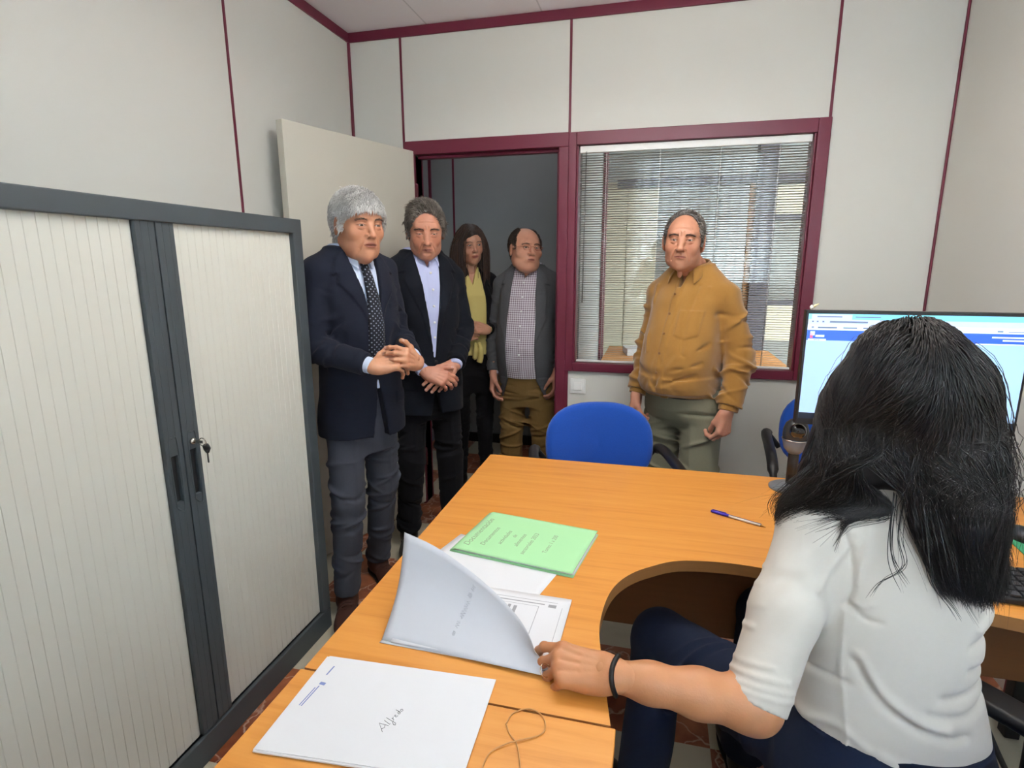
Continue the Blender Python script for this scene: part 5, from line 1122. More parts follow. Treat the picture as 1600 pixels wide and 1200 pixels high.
# ---- man in the open-necked light shirt, behind
def man_two():
    r = person((-1.075, 2.545), -50, 'man in dark blazer and open lilac shirt looking down with clasped hands')
    J = joints(shL=(-.152, -.01, 1.355), shR=(.156, -.02, 1.375), elL=(-.20, .0, 1.10), elR=(.205, .0, 1.11), wrL=(-.085, .175, .955), wrR=(.075, .19, .945), ankL=(-.11, .02, .09), ankR=(.12, -.02, .09), neck=(0, -.02, 1.46), _yb=.14)
    rows = TORSO; BL = cloth('ink_wool', '151922', bs=1000); TR = cloth('black_trousers', '14151A')
    p = dict(skin='C98C72', hair='3E3731', hair2='A39A90', hairt=.016, age=1.8, nose=1.12, nlen=1.1, jaw=1.05, face=.96, browc='3C322C', eyeopen=.35, lip=.75, flush=.9, hlen=.034, nh=8000, comb=(.35, -.85, .2), fringe=(.05, (.35, -.45, .8)), look=(0, -22), cuts=[((0, .122, -.0), (.092, .088, .112))], beard=.1, lift=.3)
    Mh = Hm((0, .055, 1.572), -14, -15, 0, 1.045, .98)
    Mr = frame((.062, .195, .938), (-.82, .42, -.32), (.25, .80, .5)); Ml = frame((-.070, .190, .945), (.80, .45, -.28), (-.20, .85, .5))
    Ml = frame((-.072, .172, .955), (.72, .45, -.42), (-.1, .8, .55))
    hands = [hand_mesh(1, [(30, 30, 15), (34, 34, 18), (38, 36, 18), (42, 38, 20)], Mr, arm=(*J['elR'], 1), thumb=(35, 10, 12, 12), skin='CE9078'), hand_mesh(-1, [(20, 20, 10), (24, 24, 12), (28, 26, 12), (34, 28, 14)], Ml, arm=(*J['elL'], 1), thumb=(35, -10, 12, 12), skin='CE9078')]
    body, hs = make_head(r, p, Mh, J, rows, hands); short_hair(p, hs, Mh, body)
    SH = cloth('lilac_shirt', 'BFC6EA', var=.02, bump=.15); sh = solid_shirt('shirt', r, rows, J, SH, .93)
    carve(sh, [(-.022, 1.50), (.022, 1.50), (.004, 1.41), (-.004, 1.41)], 0); o = fitS(sh, 'shirt', SH, r)
    collar('shirt_collar', r, SH, J['neck'][1]+.004, 1.458, .060, open_=.055, pt=.065)
    b = MB()
    for z in (1.385, 1.31, 1.235, 1.16, 1.09): b = MB(); b.lathe([(.0055, 0), (.0055, .002), (.003, .003)], 12, M=T(-.002, float(np.interp(z, [1.0, 1.2, 1.32, 1.40], [.134, .141, .131, .098])), z) @ Rx(D2(-90))); b.build('button', WHITE, o)
    suit(r, rows, J, BL, .72, .985, cuff=.92, neckw=.060, lapw=.080, btns=(.975,), gape=.05, seed=12, sr=(.055, .050, .042))
    trousers(r, J, TR, [(.68, 0, -.005, .11, .095), (.78, 0, 0, .146, .112), (.95, 0, 0, .138, .106), (1.0, 0, 0, .13, .10)], rr_=(.078, .066, .056), hemr=.060, seed=7, wr=.008)
    for S_, yw in (('L', -5), ('R', -15)):
        a = J['ank'+S_]; shoe('shoe', T(a[0], a[1], 0) @ Rz(D2(yw)) @ T(0, .02, 0), r, LEATH)
# ---- woman in the doorway
def woman_door():
    r = person((-1.10, 3.33), -62, 'woman with long dark hair, yellow blouse and black jacket standing in the doorway')
    k = .955
    J = joints(shL=(-.122, -.02, 1.32), shR=(.122, -.02, 1.32), elL=(-.165, -.02, 1.06), elR=(.165, .0, 1.06), wrL=(-.07, .15, 1.04), wrR=(.10, .14, .98), hipL=(-.085, 0, .83), hipR=(.085, 0, .83), kneeL=(-.075, .02, .45), kneeR=(.075, .02, .45), ankL=(-.08, 0, .09), ankR=(.08, -.02, .09), neck=(0, -.03, 1.38), _yb=.12)
    rows = [(.66, 0, -.005, .13, .10), (.82, 0, 0, .145, .11), (.95, 0, .005, .118, .095), (1.02, 0, .008, .110, .092), (1.14, 0, .015, .120, .110), (1.24, 0, .012, .125, .110), (1.32, 0, -.008, .115, .080), (1.365, 0, -.02, .09, .06), (1.39, 0, -.03, .055, .05), (1.41, 0, -.03, .05, .048)]
    p = dict(skin='BE8B72', hair='2A1B16', hair2='5A3C2A', age=.25, nose=.85, jaw=.85, face=.92, browc='35241c', eyeopen=.95, lip=1.15, lipc='A85A56', smile=.0015, browt=.7, neckr=.046, adam=0, brow=.7, iris=IRIS, flush=.8)
    Mh = Hm((0.0, .035, 1.535), 6, -6, 4, .95, .96)
    Ml = frame((-.070, .160, 1.04), (.85, .35, .2), (-.2, .9, .35)); Mr = frame((.095, .145, .985), (-.75, .35, .35), (.2, .9, .3))
    hands = [hand_mesh(-1, [(45, 50, 30)]*4, Ml, arm=(*J['elL'], 1), scale=.9, skin='BE8B72', armr=(.021, .028)), hand_mesh(1, [(40, 50, 30)]*4, Mr, arm=(*J['elR'], 1), scale=.9, skin='BE8B72', armr=(.021, .028))]
    body, hs = make_head(r, p, Mh, J, rows, hands)
    long_hair(p, hs, Mh, body, lens=(.40, .46), n=2200, seed=2)
    YEL = cloth('yellow_blouse', 'C9B873', var=.03, bump=.15); s = solid_shirt('blouse', r, rows, J, YEL, .88, top=1.395, placket=False, sr=(.034, .026, .025))
    for x in (-.05, -.02, .02, .045): groove(s, [(x*.6, .09, 1.36), (x, .16, 1.2), (x*1.1, .15, 1.0)], .008, .005)
    carve(s, [(-.05, 1.45), (.05, 1.45), (.0, 1.30)], 0); bl = fitS(s, 'blouse', YEL, r)
    b = MB(); b.tube(smooth_path([(-.02, .135, .96), (-.03, .150, .93), (-.028, .145, .87), (-.02, .140, .84)], 5), [.012]*5+[.018]*10+[.004], 8); b.tube(smooth_path([(.0, .135, .96), (.0, .152, .92), (.008, .146, .86)], 5), [.012]*5+[.016]*5+[.004], 8); b.build('tied_bow', YEL, bl)
    suit(r, rows, J, cloth('black_jacket', '121216'), .80, 1.0, top=1.395, vtop=1.385, neckw=.05, lapw=.05, open_=(.075, .08), sr=(.047, .042, .036), t=.010, cuff=.92, pocket=False, seed=21, name='jacket')
    trousers(r, J, cloth('black_trousers', '121216'), [(.64, 0, -.005, .11, .09), (.75, 0, 0, .155, .115), (.90, 0, 0, .140, .105), (.93, 0, 0, .135, .10)], rr_=(.080, .052, .038), hemr=.040, seed=17, wr=.004)
    for S_, yw in (('L', 6), ('R', -10)):
        a = J['ank'+S_]; shoe('shoe', T(a[0], a[1], 0) @ Rz(D2(yw)) @ T(0, .02, 0) @ Matrix.Diagonal((.85, .88, .9, 1)), r, LEATH)
def long_hair(p, hs, M, parent, lens=(.35, .45), n=2500, seed=0, coll=None, grav=None, part=.0, width=.0011, base=True):
    """long straight hair from a centre parting"""
    cc = np.array(lin(p['hair'])); c2 = np.array(lin(p['hair2'])); Mn = np.array(M); Ri = np.linalg.inv(Mn)[:3, :3]; gv = Ri @ A3((0, 0, -1)); gv /= np.linalg.norm(gv)
    s = SDF((-.13, -.16, -.42), (.13, .12, .16), .0032)
    s.add(ell((0, -.020, .036), (.083, .101, .095))); s.add(ell((0, .005, .03), (.076, .084, .084)), .02)
    L_ = lens[0]
    for x in (-1, 1): chain(s, [(x*.062, -.01, .02), (x*.064, -.025, -.08), (x*.062, -.0, -.18), (x*.060, .03, -.20-L_*.2)], [.026, .025, .022, .010], .04)
    chain(s, [(0, -.09, .0), (0, -.095, -.12), (0, -.09, -.22), (0, -.085, -.22-L_*.25)], [.045, .045, .045, .03], .05)
    s.cut(ell((0, .118, -.030), (.072, .112, .106)), .006); s.cut(ell((0, .10, -.24), (.055, .09, .16)), .01)
    s.disp(lambda X, Y, Z: .0016*np.sin(X*420+Y*380+6*np.sin(Z*18))+noise(X, Y, Z*.35, 60, 3, .004))
    V, Q = s.mesh(); parts = []
    if base: parts.append((xf(V, M), Q, cc*.8+0*V))
    def mask(c): return np.clip((c[:, 2]-.02)/.03, 0, 1)*(1-((c[:, 1] > .035) & (c[:, 2] < .098)))
    P, N = scalp_points(V, Q, n, seed, mask); sx = np.sign(P[:, 0]-part+1e-6)[:, None]; D = np.stack([sx[:, 0]*.95, -.35+0*P[:, 0], -.15+0*P[:, 0]], 1)+N*.05
    rg = np.random.RandomState(seed+5); L = rg.uniform(lens[0], lens[1], n)/float(np.cbrt(np.linalg.det(Mn[:3, :3])))-np.clip(.12-P[:, 2], 0, .2)
    u = rg.uniform(0, 1, (n, 1))**2; col = (cc*(1-u)+c2*u)*rg.uniform(.7, 1.3, (n, 1))
    parts.append(strands('h', P-N*.003, N, col, D, L, 22, s, M, HAIR, parent, width=width, margin=.0015, grav=gv, gw=.38, wav=.06, seed=seed))
    v, q, c = cat_mesh(parts); return arr_obj('hair', v, q, HAIR, parent, c)
# ---- man in the grey jacket with glasses
def man_glasses():
    r = person((-.735, 3.30), -90, 'balding man with glasses, grey jacket and checked shirt leaning at the door frame')
    J = joints(shL=(-.152, -.015, 1.315), shR=(.155, -.015, 1.30), elL=(-.195, -.03, 1.05), elR=(.205, -.02, 1.03), wrL=(-.19, .03, .80), wrR=(.195, .06, .77), hipL=(-.09, 0, .78), hipR=(.09, 0, .78), kneeL=(-.10, .02, .42), kneeR=(.09, .02, .42), neck=(0, -.025, 1.40), _yb=.2)
    rows = [(.60, 0, 0, .145, .12), (.74, 0, .005, .152, .14), (.84, 0, .035, .156, .16), (.95, 0, .045, .158, .168), (1.06, 0, .035, .154, .155), (1.18, 0, .015, .152, .135), (1.27, 0, -.002, .150, .118), (1.34, 0, -.015, .125, .092), (1.375, 0, -.022, .115, .075), (1.41, 0, -.025, .072, .062), (1.43, 0, -.025, .062, .058)]
    p = dict(skin='C68F76', hair='2E241E', hair2='54443A', hairt=.012, age=.6, nose=1.15, jaw=1.2, face=1.14, cheek=1.2, jowl=1.05, browc='4A362C', mouth=.9, lip=.8, eyeopen=.8, skw=1.06, flush=1.0, hlen=.022, nh=4500, cuts=[((0, .105, .03), (.080, .130, .125)), ((0, .02, .14), (.045, .070, .05))], comb=(0, -.8, -.3), neckr=.060, lift=.3, sideburn=0, temple=(.13, .10, .07))
    Mh = Hm((0, .06, 1.503), 36, 3, -3, .99, 1.05)
    Mr = frame((.195, .075, .765), (-.02, .25, -1), (1, .1, 0)); Ml = frame((-.19, .045, .79), (.02, .2, -1), (-1, .1, 0))
    hands = [hand_mesh(1, [(25, 30, 20), (28, 32, 20), (30, 34, 20), (32, 36, 20)], Mr, arm=(0, -.08, 0), skin='B9806A'), hand_mesh(-1, [(25, 30, 20)]*4, Ml, arm=(0, -.08, 0), skin='B9806A')]
    body, hs = make_head(r, p, Mh, J, rows, hands); short_hair(p, hs, Mh, body)
    CK = check_cloth('checked_shirt', 'D6CFD6', '57314A', .0125, .34); sh = solid_shirt('shirt', r, rows, J, CK, .77, top=1.415)
    carve(sh, [(-.030, 1.45), (.030, 1.45), (.004, 1.345), (-.004, 1.345)], 0); o = fitS(sh, 'shirt', CK, r)
    collar('shirt_collar', r, CK, J['neck'][1]+.004, 1.385, .068, open_=.07, pt=.07)
    for z in (1.32, 1.24, 1.16, 1.08, 1.0, .92): b = MB(); b.lathe([(.0055, 0), (.0055, .002), (.003, .003)], 12, M=T(-.002, float(np.interp(z, [.9, .95, 1.06, 1.18, 1.27, 1.34], [.226, .233, .207, .162, .128, .092])), z) @ Rx(D2(-90))); b.build('button', WHITE, o)
    suit(r, rows, J, cloth('grey_wool', '55565A', var=.14, bs=700), .60, .98, top=1.412, vtop=1.395, neckw=.068, lapw=.07, open_=(.085, .085), gape=.07, sr=(.057, .053, .045), t=.014, cuff=.93, seed=31)
    trousers(r, J, cloth('mustard_chinos', '7D6238', var=.1), [(.58, 0, .0, .12, .10), (.66, 0, .01, .150, .125), (.74, 0, .01, .158, .140), (.80, 0, .02, .156, .150)], rr_=(.092, .070, .060), hemr=.066, seed=27, wr=.011)
    b = MB(); LN = glass_mat('lens_clear', (.97, .97, .97), 1.2); g = empty('eyeglasses', (0, 0, 0)); g.parent = body
    for x in (-1, 1):
        c = T(x*.033, .1065, .004) @ Rz(x*D2(-10)); ring = [(.0205*np.sign(math.cos(t))*abs(math.cos(t))**.7, 0, .0140*np.sign(math.sin(t))*abs(math.sin(t))**.7) for t in np.linspace(0, 6.283, 29)[:-1]]
        b.tube([Mh @ (c @ Vector(q)) for q in ring], .0011, 6, closed=True); b.tube([Mh @ Vector(q) for q in ((x*.053, .103, .008), (x*.070, .090, .010), (x*.083, .0, .004), (x*.084, -.02, -.006))], .0014, 6)
    b.tube([Mh @ Vector(q) for q in ((-.013, .1085, .007), (0, .111, .010), (.013, .1085, .007))], .0012, 6); b.build('glasses_frame', mat('copper_frame', '9A5A3C', .3, .6), body); bpy.data.objects.remove(g)
    for S_, yw in (('L', 12), ('R', -12)):
        a = J['ank'+S_]; shoe('shoe', T(a[0], a[1], 0) @ Rz(D2(yw)) @ T(0, .02, 0), r, LEATH)
# ---- man in the tan shirt
def man_tan():
    r = person((.145, 2.575), -122, 'man in tan button-down shirt and khaki trousers standing before the window')
    J = joints(shL=(-.158, -.025, 1.29), shR=(.150, -.01, 1.29), elL=(-.222, -.05, 1.05), elR=(.178, .0, 1.05), wrL=(-.225, .03, .83), wrR=(.178, .09, .85), hipL=(-.09, 0, .82), hipR=(.09, 0, .82), kneeL=(-.11, .03, .44), kneeR=(.09, .03, .44), neck=(0, -.02, 1.40), _yb=.2)
    rows = [(.80, 0, 0, .140, .12), (.86, 0, .015, .145, .135), (.93, 0, .035, .150, .160), (1.00, 0, .042, .152, .168), (1.08, 0, .035, .150, .158), (1.18, 0, .015, .148, .136), (1.27, 0, -.002, .146, .115), (1.325, 0, -.015, .125, .090), (1.37, 0, -.022, .095, .070), (1.41, 0, -.02, .068, .060), (1.43, 0, -.02, .060, .056)]
    thin = lambda c: .8*np.clip((c[:, 2]-.095)/.02, 0, 1)*(c[:, 1] > -.05)
    p = dict(skin='C48A6E', hair='403A36', hair2='A09A95', hairt=.010, age=2.2, nose=1.25, nlen=1.08, jaw=1.04, face=1.04, browc='3A302A', mouth=1.05, lip=.6, eyeopen=.6, skw=1.0, flush=.8, hlen=.020, nh=5000, cuts=[((0, .108, .022), (.080, .094, .112))], comb=(0, -.9, .1), ear=1.15, browt=1.1, lift=.25, beard=.15, smile=-.001, slant=-4)
    Mh = Hm((0, .075, 1.512), 24, -2, -3, .985, .99)
    Ml = frame((-.225, .042, .815), (.03, .22, -1), (-1, .25, 0)); Mr = frame((.178, .105, .835), (-.03, .25, -1), (1, .2, 0))
    hands = [hand_mesh(-1, [(45, 60, 35), (48, 62, 38), (52, 64, 40), (55, 66, 40)], Ml, arm=(*J['elL'], 1), skin='C48A72', thumb=(14, -26, 30, 35)), hand_mesh(1, [(38, 50, 30), (42, 54, 30), (45, 56, 32), (48, 58, 32)], Mr, arm=(*J['elR'], 1), skin='C48A72', thumb=(14, -26, 30, 35))]
    body, hs = make_head(r, p, Mh, J, rows, hands); short_hair(p, hs, Mh, body)
    TAN = cloth('tan_needlecord', 'A07438', var=.06, bs=500, bump=.4, sheen=.4)
    s = upper(rows, J, .868, .010, (.056, .060, .050), .95, h=.004, top=1.412, seed=41, und=.0045, wr=.010)
    # blousing over the belt and long drapes from the shoulder
    s.add(loft([(.868, 0, .03, .138, .128), (.885, 0, .04, .156, .164), (.912, 0, .042, .160, .174), (.95, 0, .042, .160, .176)], 2.3), .02)
    g = np.random.RandomState(4)
    for i in range(9):
        x = g.uniform(-.13, .15); groove(s, [(x, .20, .90+g.uniform(-.02, .02)), (x*.6+g.uniform(-.05, .05), .23, .97+g.uniform(-.03, .05)), (x*.4+g.uniform(-.1, .1), .21, 1.04+g.uniform(0, .05))], .010, -.007)
    for i, x in enumerate((-.155, -.12, -.075, .12, .15)): groove(s, [(x, .06, 1.33), (x*.95, .15, 1.20), (x*.8-.02, .19, 1.06)], .010, .006 if i % 2 else -.007)
    for q in (((-.15, .14, 1.02), (-.05, .22, .99)), ((-.16, .10, 1.10), (-.09, .18, 1.05)), ((-.02, .22, .93), (-.14, .16, .97)), ((.03, .23, .95), (.13, .17, .99))): groove(s, q, .009, -.008)
    raise_(s, [(-.125, 1.235), (-.035, 1.235), (-.035, 1.135), (-.08, 1.118), (-.125, 1.135)], .004, .05); raise_(s, [(-.017, 1.45), (.015, 1.45), (.015, .84), (-.017, .84)], .0035, 0)
    groove(s, [(-.125, .17, 1.132), (-.08, .19, 1.116), (-.035, .19, 1.132)], .004, -.006)
    carve(s, [(-.032, 1.46), (.032, 1.46), (.005, 1.325), (-.005, 1.325)], 0); s.cut(cap((0, -.02, 1.36), (0, -.02, 1.5), .056, .062), .004)
    sh = fit(s, 'shirt', TAN, r)
    collar('shirt_collar', r, TAN, J['neck'][1]+.004, 1.392, .064, open_=.065, pt=.075, h_=.038)
    for S_ in 'LR':
        el, w_ = A3(J['el'+S_]), A3(J['wr'+S_]); u = (w_-el)/np.linalg.norm(w_-el); c = SDF(w_-.09, w_+.09, .003); c.add(cap(w_-u*.055, w_+u*.012, .044, .040, 2)); fit(c, 'cuff', TAN, sh)
    for z in (1.30, 1.22, 1.14, 1.06, .98, .91): b = MB(); b.lathe([(.0055, 0), (.0055, .002), (.003, .003)], 12, M=T(-.001, float(np.interp(z, [.85, .93, .98, 1.06, 1.14, 1.22, 1.30], [.17, .229, .236, .222, .194, .158, .123])), z) @ Rx(D2(-90))); b.build('button', mat('horn_button', '8A6238', .4), sh)
    trousers(r, J, cloth('khaki_trousers', '82806C', var=.05), [(.715, 0, .0, .09, .08), (.755, 0, .005, .135, .115), (.80, 0, .01, .148, .136), (.90, 0, .02, .146, .142)], rr_=(.092, .078, .068), hemr=.072, seed=37, wr=.015)
    bl = SDF((-.2, -.2, .84), (.2, .22, .91), .0035); bl.add(loft([(.862, 0, .02, .151, .146), (.892, 0, .02, .151, .146)], 2.4)); fit(bl, 'belt', LEATH, r)
    for S_, yw in (('L', 12), ('R', -12)):
        a = J['ank'+S_]; shoe('shoe', T(a[0], a[1], 0) @ Rz(D2(yw)) @ T(0, .02, 0), r, LEATH)
# ---- the photographer behind the camera, mirrored in the window pane
def photographer():
    r = person((.02, -.27), 90, 'person in a grey jumper raising a phone to take the picture, mirrored in the window')
    J = joints(shL=(-.15, .0, 1.33), shR=(.15, .0, 1.33), elL=(-.23, .06, 1.12), elR=(.22, .06, 1.12), wrL=(-.17, .19, 1.35), wrR=(.08, .20, 1.34), neck=(0, -.0, 1.42), _yb=.14)
    rows = [(z-.04, a, b_, c, d) for z, a, b_, c, d in TORSO]
    p = dict(skin='C08A6C', hair='2A221E', hair2='40352E', nh=1500)
    Mh = Hm((.0, .0, 1.545), 0, -6, 0, .97, 1)
    Ml = frame((-.165, .20, 1.36), (.15, .15, .9), (-.7, -.6, .1)); Mr = frame((.075, .205, 1.345), (-.15, .1, .9), (.7, -.6, .1))
    hands = [hand_mesh(-1, [(30, 40, 25)]*4, Ml, arm=(*J['elL'], 1), h=.0025), hand_mesh(1, [(30, 40, 25)]*4, Mr, arm=(*J['elR'], 1), h=.0025)]
    body, hs = make_head(r, p, Mh, J, rows, hands); short_hair(p, hs, Mh, body)
    m = cloth('grey_jumper', '6E7478'); fit(upper(rows, J, .82, .012, (.056, .050, .040), .95, h=.006, top=1.43, seed=51), 'jumper', m, r)
    trousers(r, J, cloth('dark_jeans', '2A3040'), [(.68, 0, -.005, .12, .10), (.78, 0, 0, .150, .120), (.90, 0, 0, .145, .115)], h=.007)
    for S_ in 'LR':
        a = J['ank'+S_]; shoe('shoe', T(a[0], a[1], 0) @ T(0, .0, 0), r, LEATH)
    ph = empty('phone', (-.05, -.022, 1.415), label='black phone held up by the photographer', cat='phone')
    box('phone_body', (-.075, -.004, -.036), (.075, .004, .036), BLACK, ph, .003); box('phone_screen', (-.072, -.005, -.033), (.072, -.004, .033), mat('phone_screen', '20262E', .1), ph)
for fn in (man_suit, man_two, woman_door, man_glasses, man_tan, photographer): fn()
# ------------------------------------------------------------------ the seated woman, seen from behind
def tubes(Pt, N, w_, seed=0):
    g = np.random.RandomState(seed); n, k = Pt.shape[:2]
    tan = np.gradient(Pt, axis=1); tan /= np.maximum(np.linalg.norm(tan, axis=2, keepdims=True), 1e-9); ref = np.repeat(N[:, None], k, 1)+g.normal(size=(n, 1, 3))*.3
    a = np.cross(tan, ref); a /= np.maximum(np.linalg.norm(a, axis=2, keepdims=True), 1e-9); b_ = np.cross(tan, a); tp = (1-np.linspace(0, 1, k)**4*.85)[None, :, None]*w_*g.uniform(.6, 1.35, (n, 1, 1))
    R = np.stack([Pt+(a*math.cos(t)+b_*math.sin(t))*tp for t in (0, 2.094, 4.189)], 2); V = R.reshape(-1, 3)
    base = (np.arange(n)[:, None, None]*k+np.arange(k-1)[None, :, None])*3+np.arange(3)[None, None, :]; nx = np.roll(np.arange(3), -1)[None, None, :]+(np.arange(n)[:, None, None]*k+np.arange(k-1)[None, :, None])*3
    return V, np.stack([base, nx, nx+3, base+3], -1).reshape(-1, 4)
def seated_woman():
    OX, OY = .40, .95; r = empty('person', (OX, OY, 0), 0, 'seated woman with long black hair and white top, back turned, lifting a folder cover', 'person')
    W = lambda x, y, z: A3((x-OX, y-OY, z))
    shL, shR = W(.280, .985, .985), W(.500, 1.00, .975); elL, wrL = W(.183, .838, .735), W(-.040, .806, .772); elR, wrR = W(.535, 1.09, .80), W(.61, 1.27, .800)
    hipL, hipR = W(.355, .99, .535), W(.50, .98, .535); knL, knR = W(.055, 1.285, .515), W(.32, 1.43, .53); anL, anR = W(.02, 1.22, .09), W(.30, 1.45, .09)
    rows = [(.50, .030, .02, .150, .125), (.60, .025, .02, .150, .115), (.68, .020, .02, .140, .102), (.76, .012, .025, .128, .092), (.84, .006, .035, .130, .096), (.92, .0, .042, .136, .098), (.985, -.004, .045, .130, .085), (1.03, -.008, .045, .095, .062), (1.06, -.010, .048, .062, .052), (1.095, -.010, .050, .054, .050)]
    skin = 'BE8259'
    p = dict(skin='C08468', hair='0E0B0B', hair2='2A2120', age=.15, nose=.9, jaw=.88, face=.93, browc='1a1412', lip=1.1, neckr=.047, adam=0, brow=.7, flush=.6)
    Mh = Hm(W(.392, 1.01, 1.195), 8, -8, 0, .97, .97)
    Mi = np.linalg.inv(np.array(Mh)); nb = Mi[:3, :3] @ W(.388, 1.0, 1.05)+Mi[:3, 3]; hs = head_sdf(p, neck=nb, h=.003); V, Q = hs.mesh(); parts = [(xf(V, Mh), Q, head_cols(V, p))]
    # trunk and legs under the clothes
    s = SDF((-.48, -.2, .03), (.34, .60, 1.12), .009); s.add(loft([(z, cx, cy, rx-.015, ry-.015) for z, cx, cy, rx, ry in rows]))
    chain(s, [shR, elR, wrR], [.042, .036, .026], .03); chain(s, [hipL, knL, anL], [.075, .05, .036], .03); chain(s, [hipR, knR, anR], [.075, .05, .036], .03)
    V, Q = s.mesh(); parts.append((V, Q, np.tile(np.array(lin(skin)), (len(V), 1))))
    # bare left forearm running into the hand
    Ml = frame(wrL, (-1, .02, .03), (.05, -.42, .90))
    s = SDF(np.minimum(wrL, elL)-.07, np.maximum(np.maximum(wrL, elL)+.07, elL+(shL-elL)*.5), .0028); mid = wrL+(elL-wrL)*.62
    s.add(cap(wrL+A3((-.01, 0, -.001)), wrL+(mid-wrL)*.45, .0235, .029)); s.add(cap(wrL+(mid-wrL)*.45, mid, .029, .0355), .02); s.add(cap(mid, elL, .0355, .038), .02); s.add(cap(elL, elL+(shL-elL)*.35, .039, .041), .03)
    V, Q = s.mesh(); C = np.tile(np.array(lin(skin)), (len(V), 1)); parts.append((V, Q, C))
    parts.append(hand_mesh(-1, [(26, 36, 22), (46, 46, 26), (58, 52, 28), (66, 54, 30)], Ml, arm=(0, -.03, 0), scale=.95, skin=skin, h=.0016, thumb=(24, -34, 4, 6), armr=(.0275, .0225)))
    Mr = frame(wrR, (.35, 1, -.05), (0, .05, 1)); parts.append(hand_mesh(1, [(20, 25, 12)]*4, Mr, arm=(0, -.08, 0), scale=.95, skin=skin))
    v, q, c = cat_mesh(parts); body = arr_obj('body', v, q, SKIN, r, c); eyes(p, Mh, body)
    # hair tie and rings
    u = A3((-1, .02, .03)); bp = wrL+A3((.006, 0, 0)); ring = []; bR = .0305
    for t in np.linspace(0, 6.283, 41)[:-1]: ring.append(bp+A3((.004*math.sin(2*t), bR*math.cos(t), (bR-.0025)*math.sin(t))))
    MB().tube(ring, .0040, 10, closed=True).build('hair_tie', mat('black_elastic', '101012', .55, bump=.3, bscale=900), body)
    RG = mat('silver_ring', 'D8CDB8', .15, 1); Mn = np.array(Ml)
    for (fx_, fy, a0, rad) in ((.0095, .088, 58, .0096), (-.0095, .092, 46, .0102)):
        a = D2(a0); d = A3((0, math.cos(a), -math.sin(a))); n_ = A3((0, math.sin(a), math.cos(a))); c_ = A3((fx_, fy, .002))+d*.022; x_ = A3((1, 0, 0))
        pts = [Mn[:3, :3] @ (c_+(x_*math.cos(t)+n_*math.sin(t))*rad)+Mn[:3, 3] for t in np.linspace(0, 6.283, 25)[:-1]]
        MB().tube(pts, .0011, 6, closed=True).build('ring', RG, body)
    # white top
    TOP = cloth('white_jersey', 'CDC5BB', var=.015, bs=1500, bump=.12, sheen=.1)
    s = SDF((-.30, -.22, .52), (.34, .34, 1.12), .0034); s.add(loft([(z, cx, cy, rx+.004, ry+.004) for z, cx, cy, rx, ry in rows if z >= .55] , 2.2))
    for sh, el, sd in ((shL, elL, -1), (shR, elR, 1)):
        s.add(cap(W(.388+sd*.035, 1.0, 1.035), sh, .034, .048), .04)
    e2 = shL+(elL-shL)*.985; s.add(cap(shL, shL+(e2-shL)*.5, .052, .052), .025); s.add(cap(shL+(e2-shL)*.5, e2, .052, .0485, True), .02)
    s.add(cap(shR, elR, .048, .042), .03); s.add(cap(elR, elR+(wrR-elR)*.2, .042, .042, True), .01)
    al = (e2-shL)/np.linalg.norm(e2-shL); g = np.random.RandomState(3)
    # pushed-up folds above the elbow, drag lines from shoulder and armpit
    ax1 = np.cross(al, A3((0, -1, 0))); ax1 /= np.linalg.norm(ax1); ax2 = np.cross(al, ax1)
    def ringpt(t, th, rad, tilt=0): c_ = shL+(e2-shL)*t; return c_+(ax1*math.cos(th)+ax2*math.sin(th))*rad+al*tilt*math.cos(th)
    for t, th0, th1, am, tl in ((.94, -3.0, 3.0, .0026, .010), (.90, -2.4, 2.6, .0032, .012), (.85, -2.0, 2.2, .0030, .012), (.79, -1.4, 2.0, .0022, .014), (.56, -.4, 1.8, .0034, .030), (.45, -.6, 1.4, .0030, .030), (.33, -.2, 1.8, .0034, .030), (.24, 0, 1.3, .0026, .025)):
        groove(s, [ringpt(t, a, .052, tl) for a in np.linspace(th0, th1, 9)], .0042, am)
    def crease(s, pts, w, dep):
        """fold pressed into the back of the top, wherever the cloth lies"""
        P = [A3(v.tolist() if hasattr(v, 'tolist') else list(v)) for v in pts]; P = [A3(v) for v in smooth_path(P, 4)]
        def fn(X, Y, Z):
            d = None
            for a, b in zip(P[:-1], P[1:]):
                ex, ez = b[0]-a[0], b[2]-a[2]; t = np.clip(((X-a[0])*ex+(Z-a[2])*ez)/(ex*ex+ez*ez+1e-12), 0, 1); e = (X-a[0]-ex*t)**2+(Z-a[2]-ez*t)**2; d = e if d is None else np.minimum(d, e)
            return dep*np.exp(-d/(w*w))*(Y < .03)
        Pn = np.array(P); return s.disp(fn, (Pn[:, 0].min()-.03, -.25, Pn[:, 2].min()-.03), (Pn[:, 0].max()+.03, .06, Pn[:, 2].max()+.03))
    crease(s, [W(.300, .92, 1.035), W(.318, .905, .98), W(.325, .90, .93), W(.318, .89, .885)], .0040, -.0045)   # armhole seam
    crease(s, [W(.318, .89, .88), W(.318, .888, .80), W(.330, .884, .70), W(.338, .875, .58)], .0035, .0028)   # side seam
    crease(s, [W(.330, .90, 1.0), W(.30, .91, .96), W(.275, .92, .915)], .006, .004); crease(s, [W(.345, .90, 1.02), W(.335, .89, .97), W(.328, .885, .93)], .005, .003)
